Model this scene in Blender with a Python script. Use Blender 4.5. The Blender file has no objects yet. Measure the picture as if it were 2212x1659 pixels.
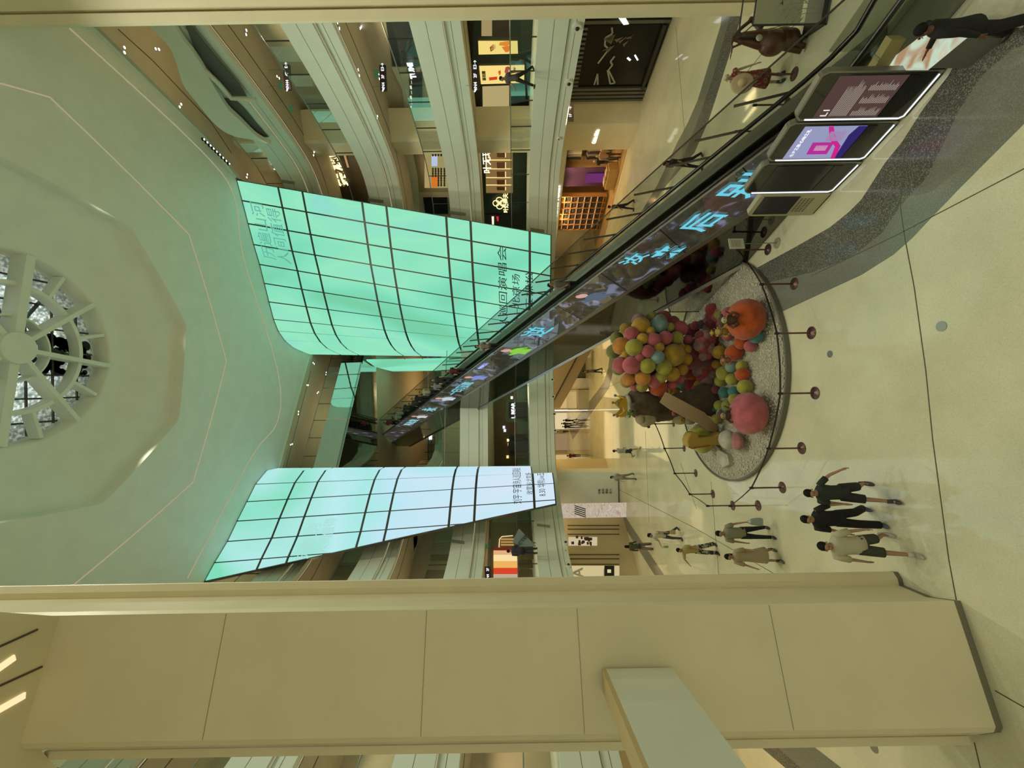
import bpy, bmesh, math, random
from mathutils import Vector, Matrix
random.seed(7)
# ---------------------------------------------------------------- camera, world, exposure
H = 8.0; FPX = 895.0; EPS = 0.0165
CE, SE = math.cos(EPS), math.sin(EPS)
scn = bpy.context.scene
col = scn.collection
cam_d = bpy.data.cameras.new('camera'); cam = bpy.data.objects.new('camera', cam_d); col.objects.link(cam)
cam_d.sensor_width = 36.0; cam_d.lens = FPX / 2212 * 36.0; cam_d.clip_start = 0.05; cam_d.clip_end = 300
# the photo was taken with the phone lying on its side: world "up" points to the left of the frame
cam.matrix_world = Matrix(((-SE, CE, 0, 0), (0, 0, -1, 0), (-CE, -SE, 0, H), (0, 0, 0, 1)))
scn.camera = cam
scn.view_settings.view_transform = 'Standard'; scn.view_settings.look = 'None'
scn.view_settings.gamma = 1; scn.view_settings.use_curve_mapping = False
scn.view_settings.exposure = 0.0
scn.cycles.max_bounces = 7; scn.cycles.diffuse_bounces = 4; scn.cycles.glossy_bounces = 4
scn.cycles.transparent_max_bounces = 16; scn.cycles.caustics_reflective = False; scn.cycles.caustics_refractive = False
scn.cycles.sample_clamp_indirect = 4.0
w = bpy.data.worlds.new('world'); scn.world = w; w.use_nodes = True
nt = w.node_tree; nt.nodes.clear()
wo = nt.nodes.new('ShaderNodeOutputWorld'); bg = nt.nodes.new('ShaderNodeBackground')
tc = nt.nodes.new('ShaderNodeTexCoord'); sx = nt.nodes.new('ShaderNodeSeparateXYZ'); cr = nt.nodes.new('ShaderNodeValToRGB')
nt.links.new(tc.outputs['Generated'], sx.inputs[0]); nt.links.new(sx.outputs['Z'], cr.inputs[0])
cr.color_ramp.elements[0].position = 0.35; cr.color_ramp.elements[0].color = (0.50, 0.475, 0.31, 1)  # warm olive tone added as fill, standing in for the unseen mall's light
cr.color_ramp.elements[1].position = 0.85; cr.color_ramp.elements[1].color = (1.25, 1.4, 1.3, 1)
nt.links.new(cr.outputs[0], bg.inputs[0]); bg.inputs[1].default_value = 1.0; nt.links.new(bg.outputs[0], wo.inputs[0])

def lamp(name, kind, loc, power, color=(1, .86, .6), size=0.15, rot=(0, 0, 0), size_y=None, blend=.6, spot=2.4):
    d = bpy.data.lights.new(name, kind); d.energy = power; d.color = color
    if kind == 'AREA':
        d.size = size
        if size_y: d.shape = 'RECTANGLE'; d.size_y = size_y
    else:
        d.shadow_soft_size = size
    if kind == 'SPOT': d.spot_size = spot; d.spot_blend = blend
    o = bpy.data.objects.new(name, d); o.location = loc; o.rotation_euler = rot; col.objects.link(o); return o

# ---------------------------------------------------------------- pixel <-> place
def pq(x, y):
    a, b = x - 1106.0, y - 829.5
    return (-SE * a - CE * b, CE * a - SE * b)          # right, down from the optical axis
def onz(x, y, z=0.0):
    p, q = pq(x, y); Y = (H - z) * FPX / q
    return Vector((p / FPX * Y, Y, z))
def onY(x, y, Y):
    p, q = pq(x, y)
    return Vector((p / FPX * Y, Y, H - q / FPX * Y))
def onw(x, y, P, Q, off=0.0):
    """ray of pixel onto the vertical plane through plan points P, Q (off = metres towards the camera)"""
    p, q = pq(x, y); d = Vector((Q[0] - P[0], Q[1] - P[1])).normalized(); n = Vector((-d.y, d.x))
    if n.dot(Vector((-P[0], -P[1]))) < 0: n = -n
    Px = P[0] + n.x * off; Py = P[1] + n.y * off
    Y = (n.x * Px + n.y * Py) / (n.x * p / FPX + n.y)
    return Vector((p / FPX * Y, Y, H - q / FPX * Y))

# ---------------------------------------------------------------- objects
def kind(o, k='structure'):
    o['kind'] = k; return o
def tag(o, label, cat, group=None):
    o['label'] = label; o['category'] = cat
    if group: o['group'] = group
    return o
def thing(name, label, cat, loc=(0, 0, 0), rz=0.0, group=None):
    o = bpy.data.objects.new(name, None); col.objects.link(o); o.empty_display_size = .2
    o.matrix_world = Matrix.Translation(Vector(loc)) @ Matrix.Rotation(rz, 4, 'Z')
    o.location = loc; o.rotation_euler = (0, 0, rz)
    o['label'] = label; o['category'] = cat
    if group: o['group'] = group
    return o
def mat_of(o):
    m = Matrix.Translation(o.location) @ o.rotation_euler.to_matrix().to_4x4()
    return (mat_of(o.parent) @ m) if o.parent else m
def kids(o): return [c for c in bpy.data.objects if c.parent == o]
def dup(root, loc, rz=0.0, label=None, scale=None):
    r = root.copy(); col.objects.link(r); r.location = loc; r.rotation_euler = (0, 0, rz)
    if scale: r.scale = (scale,) * 3
    if label: r['label'] = label
    for ch in kids(root):
        c = ch.copy(); col.objects.link(c); c.parent = r
        for g in kids(ch):
            d = g.copy(); col.objects.link(d); d.parent = c
    return r

class MB:
    """collects shapes, then links them as ONE mesh object"""
    def __init__(s): s.v = []; s.f = []; s.sm = False
    def add(s, vs, fs):
        b = len(s.v); s.v += [Vector(v) for v in vs]; s.f += [tuple(b + i for i in f) for f in fs]; return s
    def box(s, c, d, rz=0.0):
        c = Vector(c); x, y, z = d[0] / 2, d[1] / 2, d[2] / 2; R = Matrix.Rotation(rz, 3, 'Z')
        vs = [c + R @ Vector((sx * x, sy * y, sz * z)) for sz in (-1, 1) for sx, sy in ((-1, -1), (1, -1), (1, 1), (-1, 1))]
        return s.add(vs, [(3, 2, 1, 0), (4, 5, 6, 7), (0, 1, 5, 4), (1, 2, 6, 5), (2, 3, 7, 6), (3, 0, 4, 7)])
    def bx(s, x0, x1, y0, y1, z0, z1): return s.box(((x0 + x1) / 2, (y0 + y1) / 2, (z0 + z1) / 2), (abs(x1 - x0), abs(y1 - y0), abs(z1 - z0)))
    def prism(s, poly, z0, z1):
        n = len(poly); vs = [(p[0], p[1], z0) for p in poly] + [(p[0], p[1], z1) for p in poly]
        return s.add(vs, [tuple(range(n))[::-1], tuple(range(n, 2 * n))] + [(i, (i + 1) % n, n + (i + 1) % n, n + i) for i in range(n)])
    def ext(s, pts, vec):
        n = len(pts); vec = Vector(vec); vs = [Vector(p) for p in pts] + [Vector(p) + vec for p in pts]
        return s.add(vs, [tuple(range(n)), tuple(range(n, 2 * n))[::-1]] + [((i + 1) % n, i, n + i, n + (i + 1) % n) for i in range(n)])
    def rings(s, rs, cap=True, closed=False):
        n = len(rs[0]); m = len(rs); vs = [v for r in rs for v in r]; fs = []
        for k in range(m if closed else m - 1):
            a, b = k * n, ((k + 1) % m) * n
            fs += [(a + i, a + (i + 1) % n, b + (i + 1) % n, b + i) for i in range(n)]
        if cap and not closed: fs += [tuple(range(n))[::-1], tuple(range((m - 1) * n, m * n))]
        return s.add(vs, fs)
    def tube(s, path, r, n=8, closed=False, cap=True):
        path = [Vector(p) for p in path]; rs = []; m = len(path)
        rr = r if isinstance(r, (list, tuple)) else [r] * m; up = None
        for i, p in enumerate(path):
            if closed: t = path[(i + 1) % m] - path[i - 1]
            else: t = path[min(i + 1, m - 1)] - path[max(i - 1, 0)]
            t = t.normalized() if t.length > 1e-9 else Vector((0, 0, 1))
            if up is None: up = Vector((0, 0, 1)) if abs(t.z) < .9 else Vector((1, 0, 0))
            u = t.cross(up).normalized(); w2 = u.cross(t).normalized(); up = w2
            rs.append([p + (u * math.cos(2 * math.pi * k / n) + w2 * math.sin(2 * math.pi * k / n)) * rr[i] for k in range(n)])
        return s.rings(rs, cap, closed)
    def lathe(s, prof, c=(0, 0, 0), n=24):
        c = Vector(c)
        return s.rings([[c + Vector((r * math.cos(2 * math.pi * k / n), r * math.sin(2 * math.pi * k / n), z)) for k in range(n)] for r, z in prof])
    def ball(s, c, r, n=16, m=10, rot=None):
        c = Vector(c); r = Vector(r) if isinstance(r, (list, tuple, Vector)) else Vector((r, r, r)); R = rot or Matrix.Identity(3); rs = []
        for j in range(1, m):
            th = math.pi * j / m
            rs.append([c + R @ Vector((r.x * math.sin(th) * math.cos(2 * math.pi * k / n), r.y * math.sin(th) * math.sin(2 * math.pi * k / n), -r.z * math.cos(th))) for k in range(n)])
        b = len(s.v); s.rings(rs, cap=False); t = len(s.v)
        s.v += [c + R @ Vector((0, 0, -r.z)), c + R @ Vector((0, 0, r.z))]
        s.f += [(b + (i + 1) % n, b + i, t) for i in range(n)] + [(b + (m - 2) * n + i, b + (m - 2) * n + (i + 1) % n, t + 1) for i in range(n)]
        return s
    def build(s, name, mat, parent=None, smooth=None, local=False):
        me = bpy.data.meshes.new(name); vs = s.v
        if parent is not None and not local:
            iv = mat_of(parent).inverted(); vs = [iv @ v for v in vs]
        me.from_pydata([tuple(v) for v in vs], [], s.f); me.validate()
        bm = bmesh.new(); bm.from_mesh(me); bmesh.ops.recalc_face_normals(bm, faces=bm.faces); bm.to_mesh(me); bm.free()
        o = bpy.data.objects.new(name, me); col.objects.link(o)
        if parent is not None: o.parent = parent
        if mat is not None: me.materials.append(mat)
        sm = s.sm if smooth is None else smooth
        if sm:
            for p in me.polygons: p.use_smooth = True
            if sm == 'auto':
                try: me.set_sharp_from_angle(angle=math.radians(40))
                except Exception: pass
        return o
def wrap_text(s, size=1.0, ext=0.02, align='CENTER', sx=1.0, bold=0.0):
    """lettering as plain geometry lying in the XY plane"""
    cu = bpy.data.curves.new('lettering', 'FONT'); cu.body = s; cu.size = size; cu.extrude = ext; cu.align_x = align; cu.align_y = 'CENTER'
    cu.resolution_u = 2; cu.offset = bold
    o = bpy.data.objects.new('lettering', cu); col.objects.link(o)
    bpy.context.view_layer.update(); dg = bpy.context.evaluated_depsgraph_get()
    me = bpy.data.meshes.new_from_object(o.evaluated_get(dg)); vs = [Vector((v.co.x * sx, v.co.y, v.co.z)) for v in me.vertices]
    fs = [tuple(p.vertices) for p in me.polygons]; bpy.data.objects.remove(o); bpy.data.curves.remove(cu); bpy.data.meshes.remove(me)
    return vs, fs
def text(s, origin, right, up, size, mat, parent=None, name='lettering', ext=.01, align='CENTER', sx=1.0, bold=0.0):
    right = Vector(right).normalized(); up = Vector(up).normalized(); nrm = right.cross(up).normalized(); o = Vector(origin)
    vs, fs = wrap_text(s, size, ext, align, sx, bold)
    return MB().add([o + right * v.x + up * v.y + nrm * v.z for v in vs], fs).build(name, mat, parent)

# ---------------------------------------------------------------- materials
def new_mat(name):
    m = bpy.data.materials.new(name); m.use_nodes = True; n = m.node_tree; n.nodes.clear(); return m, n
def surf(name, c, rough=.5, metal=0.0, c2=None, scale=6.0, bump=0.0, bscale=40.0, detail=4.0, spec=.5, coat=0.0, coord='Object', sheen=0.0, stretch=None, lo=.35, hi=.65):
    m, n = new_mat(name); out = n.nodes.new('ShaderNodeOutputMaterial'); b = n.nodes.new('ShaderNodeBsdfPrincipled'); n.links.new(b.outputs[0], out.inputs[0])
    b.inputs['Base Color'].default_value = (*c, 1); b.inputs['Roughness'].default_value = rough; b.inputs['Metallic'].default_value = metal
    b.inputs['Specular IOR Level'].default_value = spec; b.inputs['Coat Weight'].default_value = coat; b.inputs['Coat Roughness'].default_value = .05
    if sheen: b.inputs['Sheen Weight'].default_value = sheen
    if c2 or bump:
        tc = n.nodes.new('ShaderNodeTexCoord'); mp = n.nodes.new('ShaderNodeMapping'); n.links.new(tc.outputs[coord], mp.inputs[0])
        if stretch: mp.inputs['Scale'].default_value = stretch
    if c2:
        t = n.nodes.new('ShaderNodeTexNoise'); t.inputs['Scale'].default_value = scale; t.inputs['Detail'].default_value = detail; n.links.new(mp.outputs[0], t.inputs['Vector'])
        r = n.nodes.new('ShaderNodeValToRGB'); r.color_ramp.elements[0].position = lo; r.color_ramp.elements[1].position = hi
        r.color_ramp.elements[0].color = (*c, 1); r.color_ramp.elements[1].color = (*c2, 1); n.links.new(t.outputs[0], r.inputs[0]); n.links.new(r.outputs[0], b.inputs['Base Color'])
    if bump:
        t2 = n.nodes.new('ShaderNodeTexNoise'); t2.inputs['Scale'].default_value = bscale; t2.inputs['Detail'].default_value = 5; n.links.new(mp.outputs[0], t2.inputs['Vector'])
        bp = n.nodes.new('ShaderNodeBump'); bp.inputs['Strength'].default_value = bump; bp.inputs['Distance'].default_value = .03; n.links.new(t2.outputs[0], bp.inputs['Height']); n.links.new(bp.outputs[0], b.inputs['Normal'])
    return m
def glow(name, c, s=1.0):
    m, n = new_mat(name); out = n.nodes.new('ShaderNodeOutputMaterial'); e = n.nodes.new('ShaderNodeEmission'); e.inputs[0].default_value = (*c, 1); e.inputs[1].default_value = s
    n.links.new(e.outputs[0], out.inputs[0]); return m
def ramp_glow(name, stops, s=1.0, scale=.12, detail=1.5, stretch=(1, 1, 1), dist=0.6, zg=None):
    m, n = new_mat(name); out = n.nodes.new('ShaderNodeOutputMaterial'); e = n.nodes.new('ShaderNodeEmission'); e.inputs[1].default_value = s
    tc = n.nodes.new('ShaderNodeTexCoord'); mp = n.nodes.new('ShaderNodeMapping'); mp.inputs['Scale'].default_value = stretch; n.links.new(tc.outputs['Object'], mp.inputs[0])
    t = n.nodes.new('ShaderNodeTexNoise'); t.inputs['Scale'].default_value = scale; t.inputs['Detail'].default_value = detail; t.inputs['Distortion'].default_value = dist
    n.links.new(mp.outputs[0], t.inputs['Vector']); r = n.nodes.new('ShaderNodeValToRGB')
    while len(r.color_ramp.elements) < len(stops): r.color_ramp.elements.new(.5)
    for el, (p, c) in zip(r.color_ramp.elements, stops): el.position = p; el.color = (*c, 1)
    src = t.outputs[0]
    if zg:
        sp = n.nodes.new('ShaderNodeSeparateXYZ'); n.links.new(tc.outputs['Object'], sp.inputs[0]); ma = n.nodes.new('ShaderNodeMath'); ma.operation = 'MULTIPLY_ADD'; ma.inputs[1].default_value = zg[0]; ma.inputs[2].default_value = zg[1]
        n.links.new(sp.outputs['Z'], ma.inputs[0]); m2 = n.nodes.new('ShaderNodeMath'); m2.operation = 'MULTIPLY_ADD'; m2.inputs[1].default_value = zg[2]; n.links.new(src, m2.inputs[0]); n.links.new(ma.outputs[0], m2.inputs[2]); src = m2.outputs[0]
    n.links.new(src, r.inputs[0]); n.links.new(r.outputs[0], e.inputs[0]); n.links.new(e.outputs[0], out.inputs[0]); return m
def glassy(name, tint=(.9, .97, .93), refl=.12, rough=.02):
    m, n = new_mat(name); out = n.nodes.new('ShaderNodeOutputMaterial'); mx = n.nodes.new('ShaderNodeMixShader'); tr = n.nodes.new('ShaderNodeBsdfTransparent'); gl = n.nodes.new('ShaderNodeBsdfGlossy')
    tr.inputs[0].default_value = (*tint, 1); gl.inputs['Roughness'].default_value = rough; gl.inputs[0].default_value = (.9, .9, .9, 1)
    lw = n.nodes.new('ShaderNodeLayerWeight'); lw.inputs[0].default_value = .25; ma = n.nodes.new('ShaderNodeMath'); ma.operation = 'MULTIPLY_ADD'; ma.inputs[1].default_value = .35; ma.inputs[2].default_value = refl
    n.links.new(lw.outputs['Fresnel'], ma.inputs[0]); n.links.new(ma.outputs[0], mx.inputs[0]); n.links.new(tr.outputs[0], mx.inputs[1]); n.links.new(gl.outputs[0], mx.inputs[2]); n.links.new(mx.outputs[0], out.inputs[0]); return m
def terrazzo(name, base, chip, chip2, scale=60.0, rough=.12, amount=.45, spec=.5):
    m, n = new_mat(name); out = n.nodes.new('ShaderNodeOutputMaterial'); b = n.nodes.new('ShaderNodeBsdfPrincipled'); n.links.new(b.outputs[0], out.inputs[0])
    tc = n.nodes.new('ShaderNodeTexCoord'); v = n.nodes.new('ShaderNodeTexVoronoi'); v.inputs['Scale'].default_value = scale; n.links.new(tc.outputs['Object'], v.inputs['Vector'])
    sp = n.nodes.new('ShaderNodeSeparateColor'); n.links.new(v.outputs['Color'], sp.inputs[0]); r = n.nodes.new('ShaderNodeValToRGB')
    r.color_ramp.elements[0].position = 0; r.color_ramp.elements[0].color = (*base, 1); r.color_ramp.elements[1].position = 1; r.color_ramp.elements[1].color = (*chip2, 1)
    e = r.color_ramp.elements.new(1 - amount); e.color = (*base, 1); e = r.color_ramp.elements.new(1 - amount + .08); e.color = (*chip, 1)
    n.links.new(sp.outputs[0], r.inputs[0])
    t = n.nodes.new('ShaderNodeTexNoise'); t.inputs['Scale'].default_value = .7; t.inputs['Detail'].default_value = 6; n.links.new(tc.outputs['Object'], t.inputs['Vector'])
    mr = n.nodes.new('ShaderNodeMapRange'); mr.inputs[1].default_value = .3; mr.inputs[2].default_value = .7; mr.inputs[3].default_value = .9; mr.inputs[4].default_value = 1.08; n.links.new(t.outputs[0], mr.inputs[0])
    mx = n.nodes.new('ShaderNodeVectorMath'); mx.operation = 'SCALE'; n.links.new(r.outputs[0], mx.inputs[0]); n.links.new(mr.outputs[0], mx.inputs['Scale'])
    n.links.new(mx.outputs[0], b.inputs['Base Color']); b.inputs['Roughness'].default_value = rough; b.inputs['Specular IOR Level'].default_value = spec
    return m
M = {}
M['plaster'] = surf('plaster', (.75, .78, .68), .55, c2=(.79, .82, .715), scale=1.3)
M['soffit'] = surf('soffit', (.50, .43, .31), .6, c2=(.54, .465, .33), scale=1.0)  # darker, warmer than plaster: the galleries' dimmer warm light put into the colour
M['fascia'] = surf('fascia', (.68, .72, .61), .45, c2=(.71, .75, .64), scale=.9)
M['column'] = surf('column', (.74, .665, .455), .5, c2=(.78, .70, .48), scale=1.2, bump=.02, bscale=9)
M['groove'] = surf('groove', (.10, .08, .05), .7)
M['joint'] = surf('joint', (.09, .075, .03), .6)
M['floor'] = terrazzo('floor', (.63, .60, .41), (.68, .65, .46), (.57, .53, .36), 70, .055, .5, .5)
M['dark_terrazzo'] = terrazzo('dark_terrazzo', (.085, .085, .07), (.16, .155, .125), (.30, .29, .235), 75, .12, .35)
M['mid_terrazzo'] = terrazzo('mid_terrazzo', (.17, .17, .13), (.21, .205, .16), (.26, .255, .20), 110, .12, .4)
M['wood_floor'] = surf('wood_floor', (.42, .27, .12), .25, c2=(.50, .33, .15), scale=5, stretch=(1, .15, 1))
M['mirror'] = surf('mirror', (.62, .64, .62), .03, 1.0, bump=.12, bscale=.9)
M['dark_mirror'] = surf('dark_mirror', (.16, .17, .15), .06, 1.0)
M['led_glass'] = surf('led_glass', (.05, .05, .045), .08, 0.0, spec=.8)
M['steel'] = surf('steel', (.33, .33, .30), .35, .85)
M['dark_steel'] = surf('dark_steel', (.11, .10, .085), .35, .8)
M['black'] = surf('black', (.012, .012, .012), .35)
M['rubber'] = surf('rubber', (.01, .008, .006), .28)
M['white'] = surf('white', (.62, .62, .58), .5)
M['glass'] = glassy('glass')
M['glass_green'] = glassy('glass_green', (.86, .95, .90), .03)
M['glass_esc'] = glassy('glass_esc', (.70, .73, .69), .04)
M['warm'] = glow('warm', (1.0, .78, .42), 1.1)
M['cove'] = glow('cove', (1.0, .82, .5), .42)
M['spotglow'] = glow('spotglow', (1, .97, .9), 6)
M['white_glow'] = glow('white_glow', (.95, 1, .98), 1.6)
M['bronze'] = surf('bronze', (.10, .05, .045), .35, .7)
M['skin'] = surf('skin', (.36, .20, .12), .55)
M['hair'] = surf('hair', (.010, .008, .007), .7, spec=.15)
_cl = {}
def cloth(c, rough=.85):
    k = tuple(c)
    if k not in _cl: _cl[k] = surf('cloth', c, rough, bump=.15, bscale=60)
    return _cl[k]
_pl = {}
def paint(c, rough=.5, metal=0.0):
    k = (tuple(c), rough, metal)
    if k not in _pl: _pl[k] = surf('painted', c, rough, metal)
    return _pl[k]
_gl = {}
def lit(c, s=1.0):
    k = (tuple(c), s)
    if k not in _gl: _gl[k] = glow('lit', c, s)
    return _gl[k]
def catmull(P, n=5, closed=False):
    out = []; P = [Vector(p) for p in P]; m = len(P)
    for i in range(m if closed else m - 1):
        a, b, c, d = (P[(i - 1) % m], P[i], P[(i + 1) % m], P[(i + 2) % m]) if closed else (P[max(i - 1, 0)], P[i], P[i + 1], P[min(i + 2, m - 1)])
        for k in range(n):
            t = k / n; out.append(.5 * ((2 * b) + (c - a) * t + (2 * a - 5 * b + 4 * c - d) * t * t + (3 * b - a - 3 * c + d) * t ** 3))
    if not closed: out.append(P[-1])
    return out
def offset(P, d):
    """plan polyline moved sideways by d (positive = to the left of travel)"""
    P = [Vector((p[0], p[1])) for p in P]; out = []
    for i in range(len(P)):
        t1 = (P[i] - P[i - 1]).normalized() if i > 0 else None; t2 = (P[i + 1] - P[i]).normalized() if i < len(P) - 1 else None
        t1 = t1 or t2; t2 = t2 or t1; n1 = Vector((-t1.y, t1.x)); n2 = Vector((-t2.y, t2.x)); n = (n1 + n2)
        n = n.normalized() if n.length > 1e-6 else n1; k = max(.5, n.dot(n1)); out.append(P[i] + n * (d / k))
    return out
def strip(mb, P, d0, d1, z0, z1):
    """wall-like band along plan polyline P between sideways offsets d0, d1 and heights z0, z1"""
    A, B = offset(P, d0), offset(P, d1)
    mb.rings([[(a.x, a.y, z0), (b.x, b.y, z0), (b.x, b.y, z1), (a.x, a.y, z1)] for a, b in zip(A, B)])
def walk(P, step, start=0.0):
    """points every step metres along a plan polyline, with tangent"""
    P = [Vector((p[0], p[1])) for p in P]; out = []; acc = start
    for a, b in zip(P, P[1:]):
        L = (b - a).length
        while acc <= L:
            out.append((a + (b - a) * (acc / L), (b - a).normalized())); acc += step
        acc -= L
    return out
# ================================================================ THE BUILDING
LV = {2: 6.7, 3: 11.9, 4: 17.1, 5: 22.3}
ZC = 24.9
# floor
kind(MB().bx(-32, 32, -8, 75, -.3, 0).build('floor', M['floor']))
def inlay(pix, mat, name='trim_1', h=.004, smooth=True):
    P = [onz(x, y) for x, y in pix]
    return kind(MB().prism([(p.x, p.y) for p in P], 0, h).build(name, mat))
inlay([(2240, 60), (2150, 60), (2084, 103), (2049, 163), (1992, 239), (1950, 305), (1912, 352), (1861, 431), (1834, 458), (1793, 491), (1712, 537), (1636, 578),
       (1660, 610), (1753, 589), (1839, 556), (1907, 502), (1945, 445), (2005, 380), (2073, 236), (2122, 163), (2192, 103), (2240, 95)], M['dark_terrazzo'], 'trim_1')
inlay([(2240, 95), (2192, 103), (2122, 163), (2073, 236), (2005, 380), (1945, 445), (1907, 502), (1839, 556), (1753, 589), (1660, 610), (1690, 673),
       (1861, 594), (1929, 551), (1970, 515), (2000, 483), (2073, 407), (2212, 268), (2260, 220)], M['mid_terrazzo'], 'trim_2')
inlay([(1581, 25), (1537, 176), (1515, 240), (1480, 330), (1440, 400), (1400, 455), (1378, 470), (1420, 400), (1462, 310), (1486, 265), (1507, 217), (1557, 54), (1560, 25)], M['mid_terrazzo'], 'trim_3')
inlay([(1604, 25), (1602, 34), (1545, 217), (1530, 262), (1500, 330), (1440, 400), (1480, 330), (1515, 240), (1537, 176), (1581, 25)], M['dark_terrazzo'], 'trim_4')
inlay([(1328, 700), (1329, 742), (1325, 800), (1316, 838), (1237, 950), (1229, 925), (1303, 828), (1314, 795), (1319, 742), (1319, 700)], M['mid_terrazzo'], 'trim_5')
inlay([(1337, 1092), (1355, 1122), (1400, 1190), (1437, 1246), (1450, 1270), (1427, 1270), (1415, 1244), (1350, 1140), (1340, 1120), (1313, 1150), (1300, 1143), (1328, 1105)], M['mid_terrazzo'], 'trim_6')
inlay([(1637, 1608), (1672, 1608), (1730, 1659), (1760, 1690), (1725, 1690), (1697, 1659)], M['dark_terrazzo'], 'trim_7')
inlay([(1672, 1608), (1752, 1608), (1818, 1659), (1860, 1690), (1760, 1690), (1730, 1659)], M['mid_terrazzo'], 'trim_8')
def jline(pix, wd=.018):
    P = [onz(x, y) for x, y in pix]; mb = MB(); strip(mb, P, -wd / 2, wd / 2, 0, .0055); return mb
for k, pl in enumerate([[(2240, 350), (1937, 508), (1753, 596)], [(1955, 330), (1945, 445), (1956, 520), (1975, 620), (2000, 800), (2015, 950), (2050, 1210), (2066, 1296)],
                        [(1336, 1057), (1500, 1140), (1679, 1243)], [(1394, 930), (1402, 1130)], [(1536, 1040), (1553, 1245)], [(2150, 1492), (2230, 1538)],
                        [(2105, 1604), (2125, 1690)], [(1600, 172), (1655, 105), (1700, 60)], [(1460, 60), (1480, 300)], [(1310, 838), (1345, 822)], [(1470, 1000), (1505, 1100)]]):
    kind(jline(pl).build('trim_%d' % (20 + k), M['joint']))
# --- gallery edges in plan (right wing, far side, left wing)
RW = [(15.3, -4), (15.2, 3), (15.0, 10), (14.6, 16.8), (14.35, 20), (13.95, 23), (13.35, 25.5), (12.2, 27.0), (10.4, 28.2), (8.6, 29.6), (6.6, 31.4)]
LW = [(-7.6, 29.0), (-8.6, 27.4), (-9.6, 25.6), (-10.3, 23.5), (-11.0, 18), (-11.7, 13), (-12.2, 6), (-12.3, -4)]
FAR = {2: [(4.2, 32.4), (0, 32.0), (-5.6, 31.6)], 3: [(4.4, 32.6), (0, 31.2), (-5.4, 30.2)], 4: [(5.2, 38), (4.2, 47), (-2, 48), (-7.5, 48), (-8.4, 38)], 5: None}
def loop(l):
    if l == 5: return catmull(RW[:-1] + [(6.8, 32.4), (4.6, 35.0)], 4), catmull([(-6.6, 29.6)] + LW, 4)
    far = FAR[l]
    return catmull(RW + far + LW, 4), None
def slab(l, P, nm):
    f = LV[l]; top = f; low = f - (1.32 if l > 2 else 1.25); bot = f - (2.05 if l > 2 else 1.9)
    mb = MB(); strip(mb, P, -.35, 0, low, top); strip(mb, P, -3.9, -.35, f - .12, f)       # face and walkway
    strip(mb, P, -.4, -.14 if l > 2 else -.08, bot, low - .035)                              # set-back lower band
    kind(mb.build('ceiling' if False else nm, M['fascia']))
    mb = MB(); strip(mb, P, -.5, -.14, low - .035, low); kind(mb.build('trim_%d' % (40 + l), M['cove'] if l > 2 else M['groove']))
    mb = MB(); strip(mb, P, -.02, .004, f - .66, f - .645); strip(mb, P, -.15 if l > 2 else -.09, -.135 if l > 2 else -.075, low - .33, low - .315); kind(mb.build('trim_%d' % (50 + l), M['joint']))
    mb = MB(); strip(mb, P, -3.9, -.3, bot + .05, bot + .25); kind(mb.build('ceiling', M['soffit']))
    mb = MB(); strip(mb, P, -1.62, -1.58, bot + .035, bot + .06); strip(mb, P, -.62, -.59, bot + .035, bot + .06); kind(mb.build('trim_%d' % (60 + l), M['groove']))
    if l > 2:
        mb = MB(); strip(mb, P, -.56, -.53, bot + .03, bot + .055); kind(mb.build('trim_%d' % (70 + l), M['cove']))
LOOPS = {}
for l in (2, 3, 4, 5):
    A, B = loop(l)
    LOOPS[l] = [A] if B is None else [A, B]
    for k, P in enumerate(LOOPS[l]): slab(l, P, 'wall_%s' % ('right', 'left')[k])
# --- balustrades
def balustrade(l, P, label, step=1.75, h=1.12):
    f = LV[l]; t = thing('glass_balustrade', label, 'railing', (P[len(P) // 2][0], P[len(P) // 2][1], f))
    mb = MB(); A = offset(P, -.19)
    for a, b in zip(A, A[1:]): mb.add([(a.x, a.y, f), (b.x, b.y, f), (b.x, b.y, f + h), (a.x, a.y, f + h)], [(0, 1, 2, 3)])
    mb.build('glass_panel', M['glass_green'], t)
    mb = MB(); A = offset(P, -.19); mb.tube([(a.x, a.y, f + h + .02) for a in A], .028, 6); mb.build('handrail', M['steel'], t, smooth=True)
    for p, tn in walk(A, step, .6):
        a = math.atan2(tn.y, tn.x)
        MB().box((p.x, p.y, f + h / 2), (.02, .06, h), a).build('post', M['dark_steel'], t)
def cut(P, test): return [p for p in P if test(p)]
wave_y = 23.2
names = {2: 'second', 3: 'third', 4: 'fourth', 5: 'fifth'}
for l in (2, 3, 4):
    P = LOOPS[l][0]
    balustrade(l, cut(P, lambda p: p[0] > 8 and p[1] > 6), 'clear glass balustrade with slim dark posts on the right-hand gallery, %s floor' % names[l])
    if l != 4: balustrade(l, cut(P, lambda p: -7 < p[0] < 6 and p[1] > 28), 'glass balustrade across the far side of the atrium, %s floor' % names[l])
    else: balustrade(l, cut(P, lambda p: p[1] > 40), 'glass balustrade of the deep fourth-floor gallery behind the escalator')
    balustrade(l, cut(P, lambda p: p[0] < -7.4 and p[1] < 29.5 and p[1] > 4), 'glass balustrade on the left-hand gallery beside the pillar, %s floor' % names[l])
balustrade(5, cut(LOOPS[5][0], lambda p: p[1] > 20 and p[0] > 4.5), 'glass balustrade of the fifth floor behind the wavy parapet on the right')
balustrade(5, cut(LOOPS[5][1], lambda p: p[1] > 4), 'glass balustrade of the top gallery on the left side')
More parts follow.
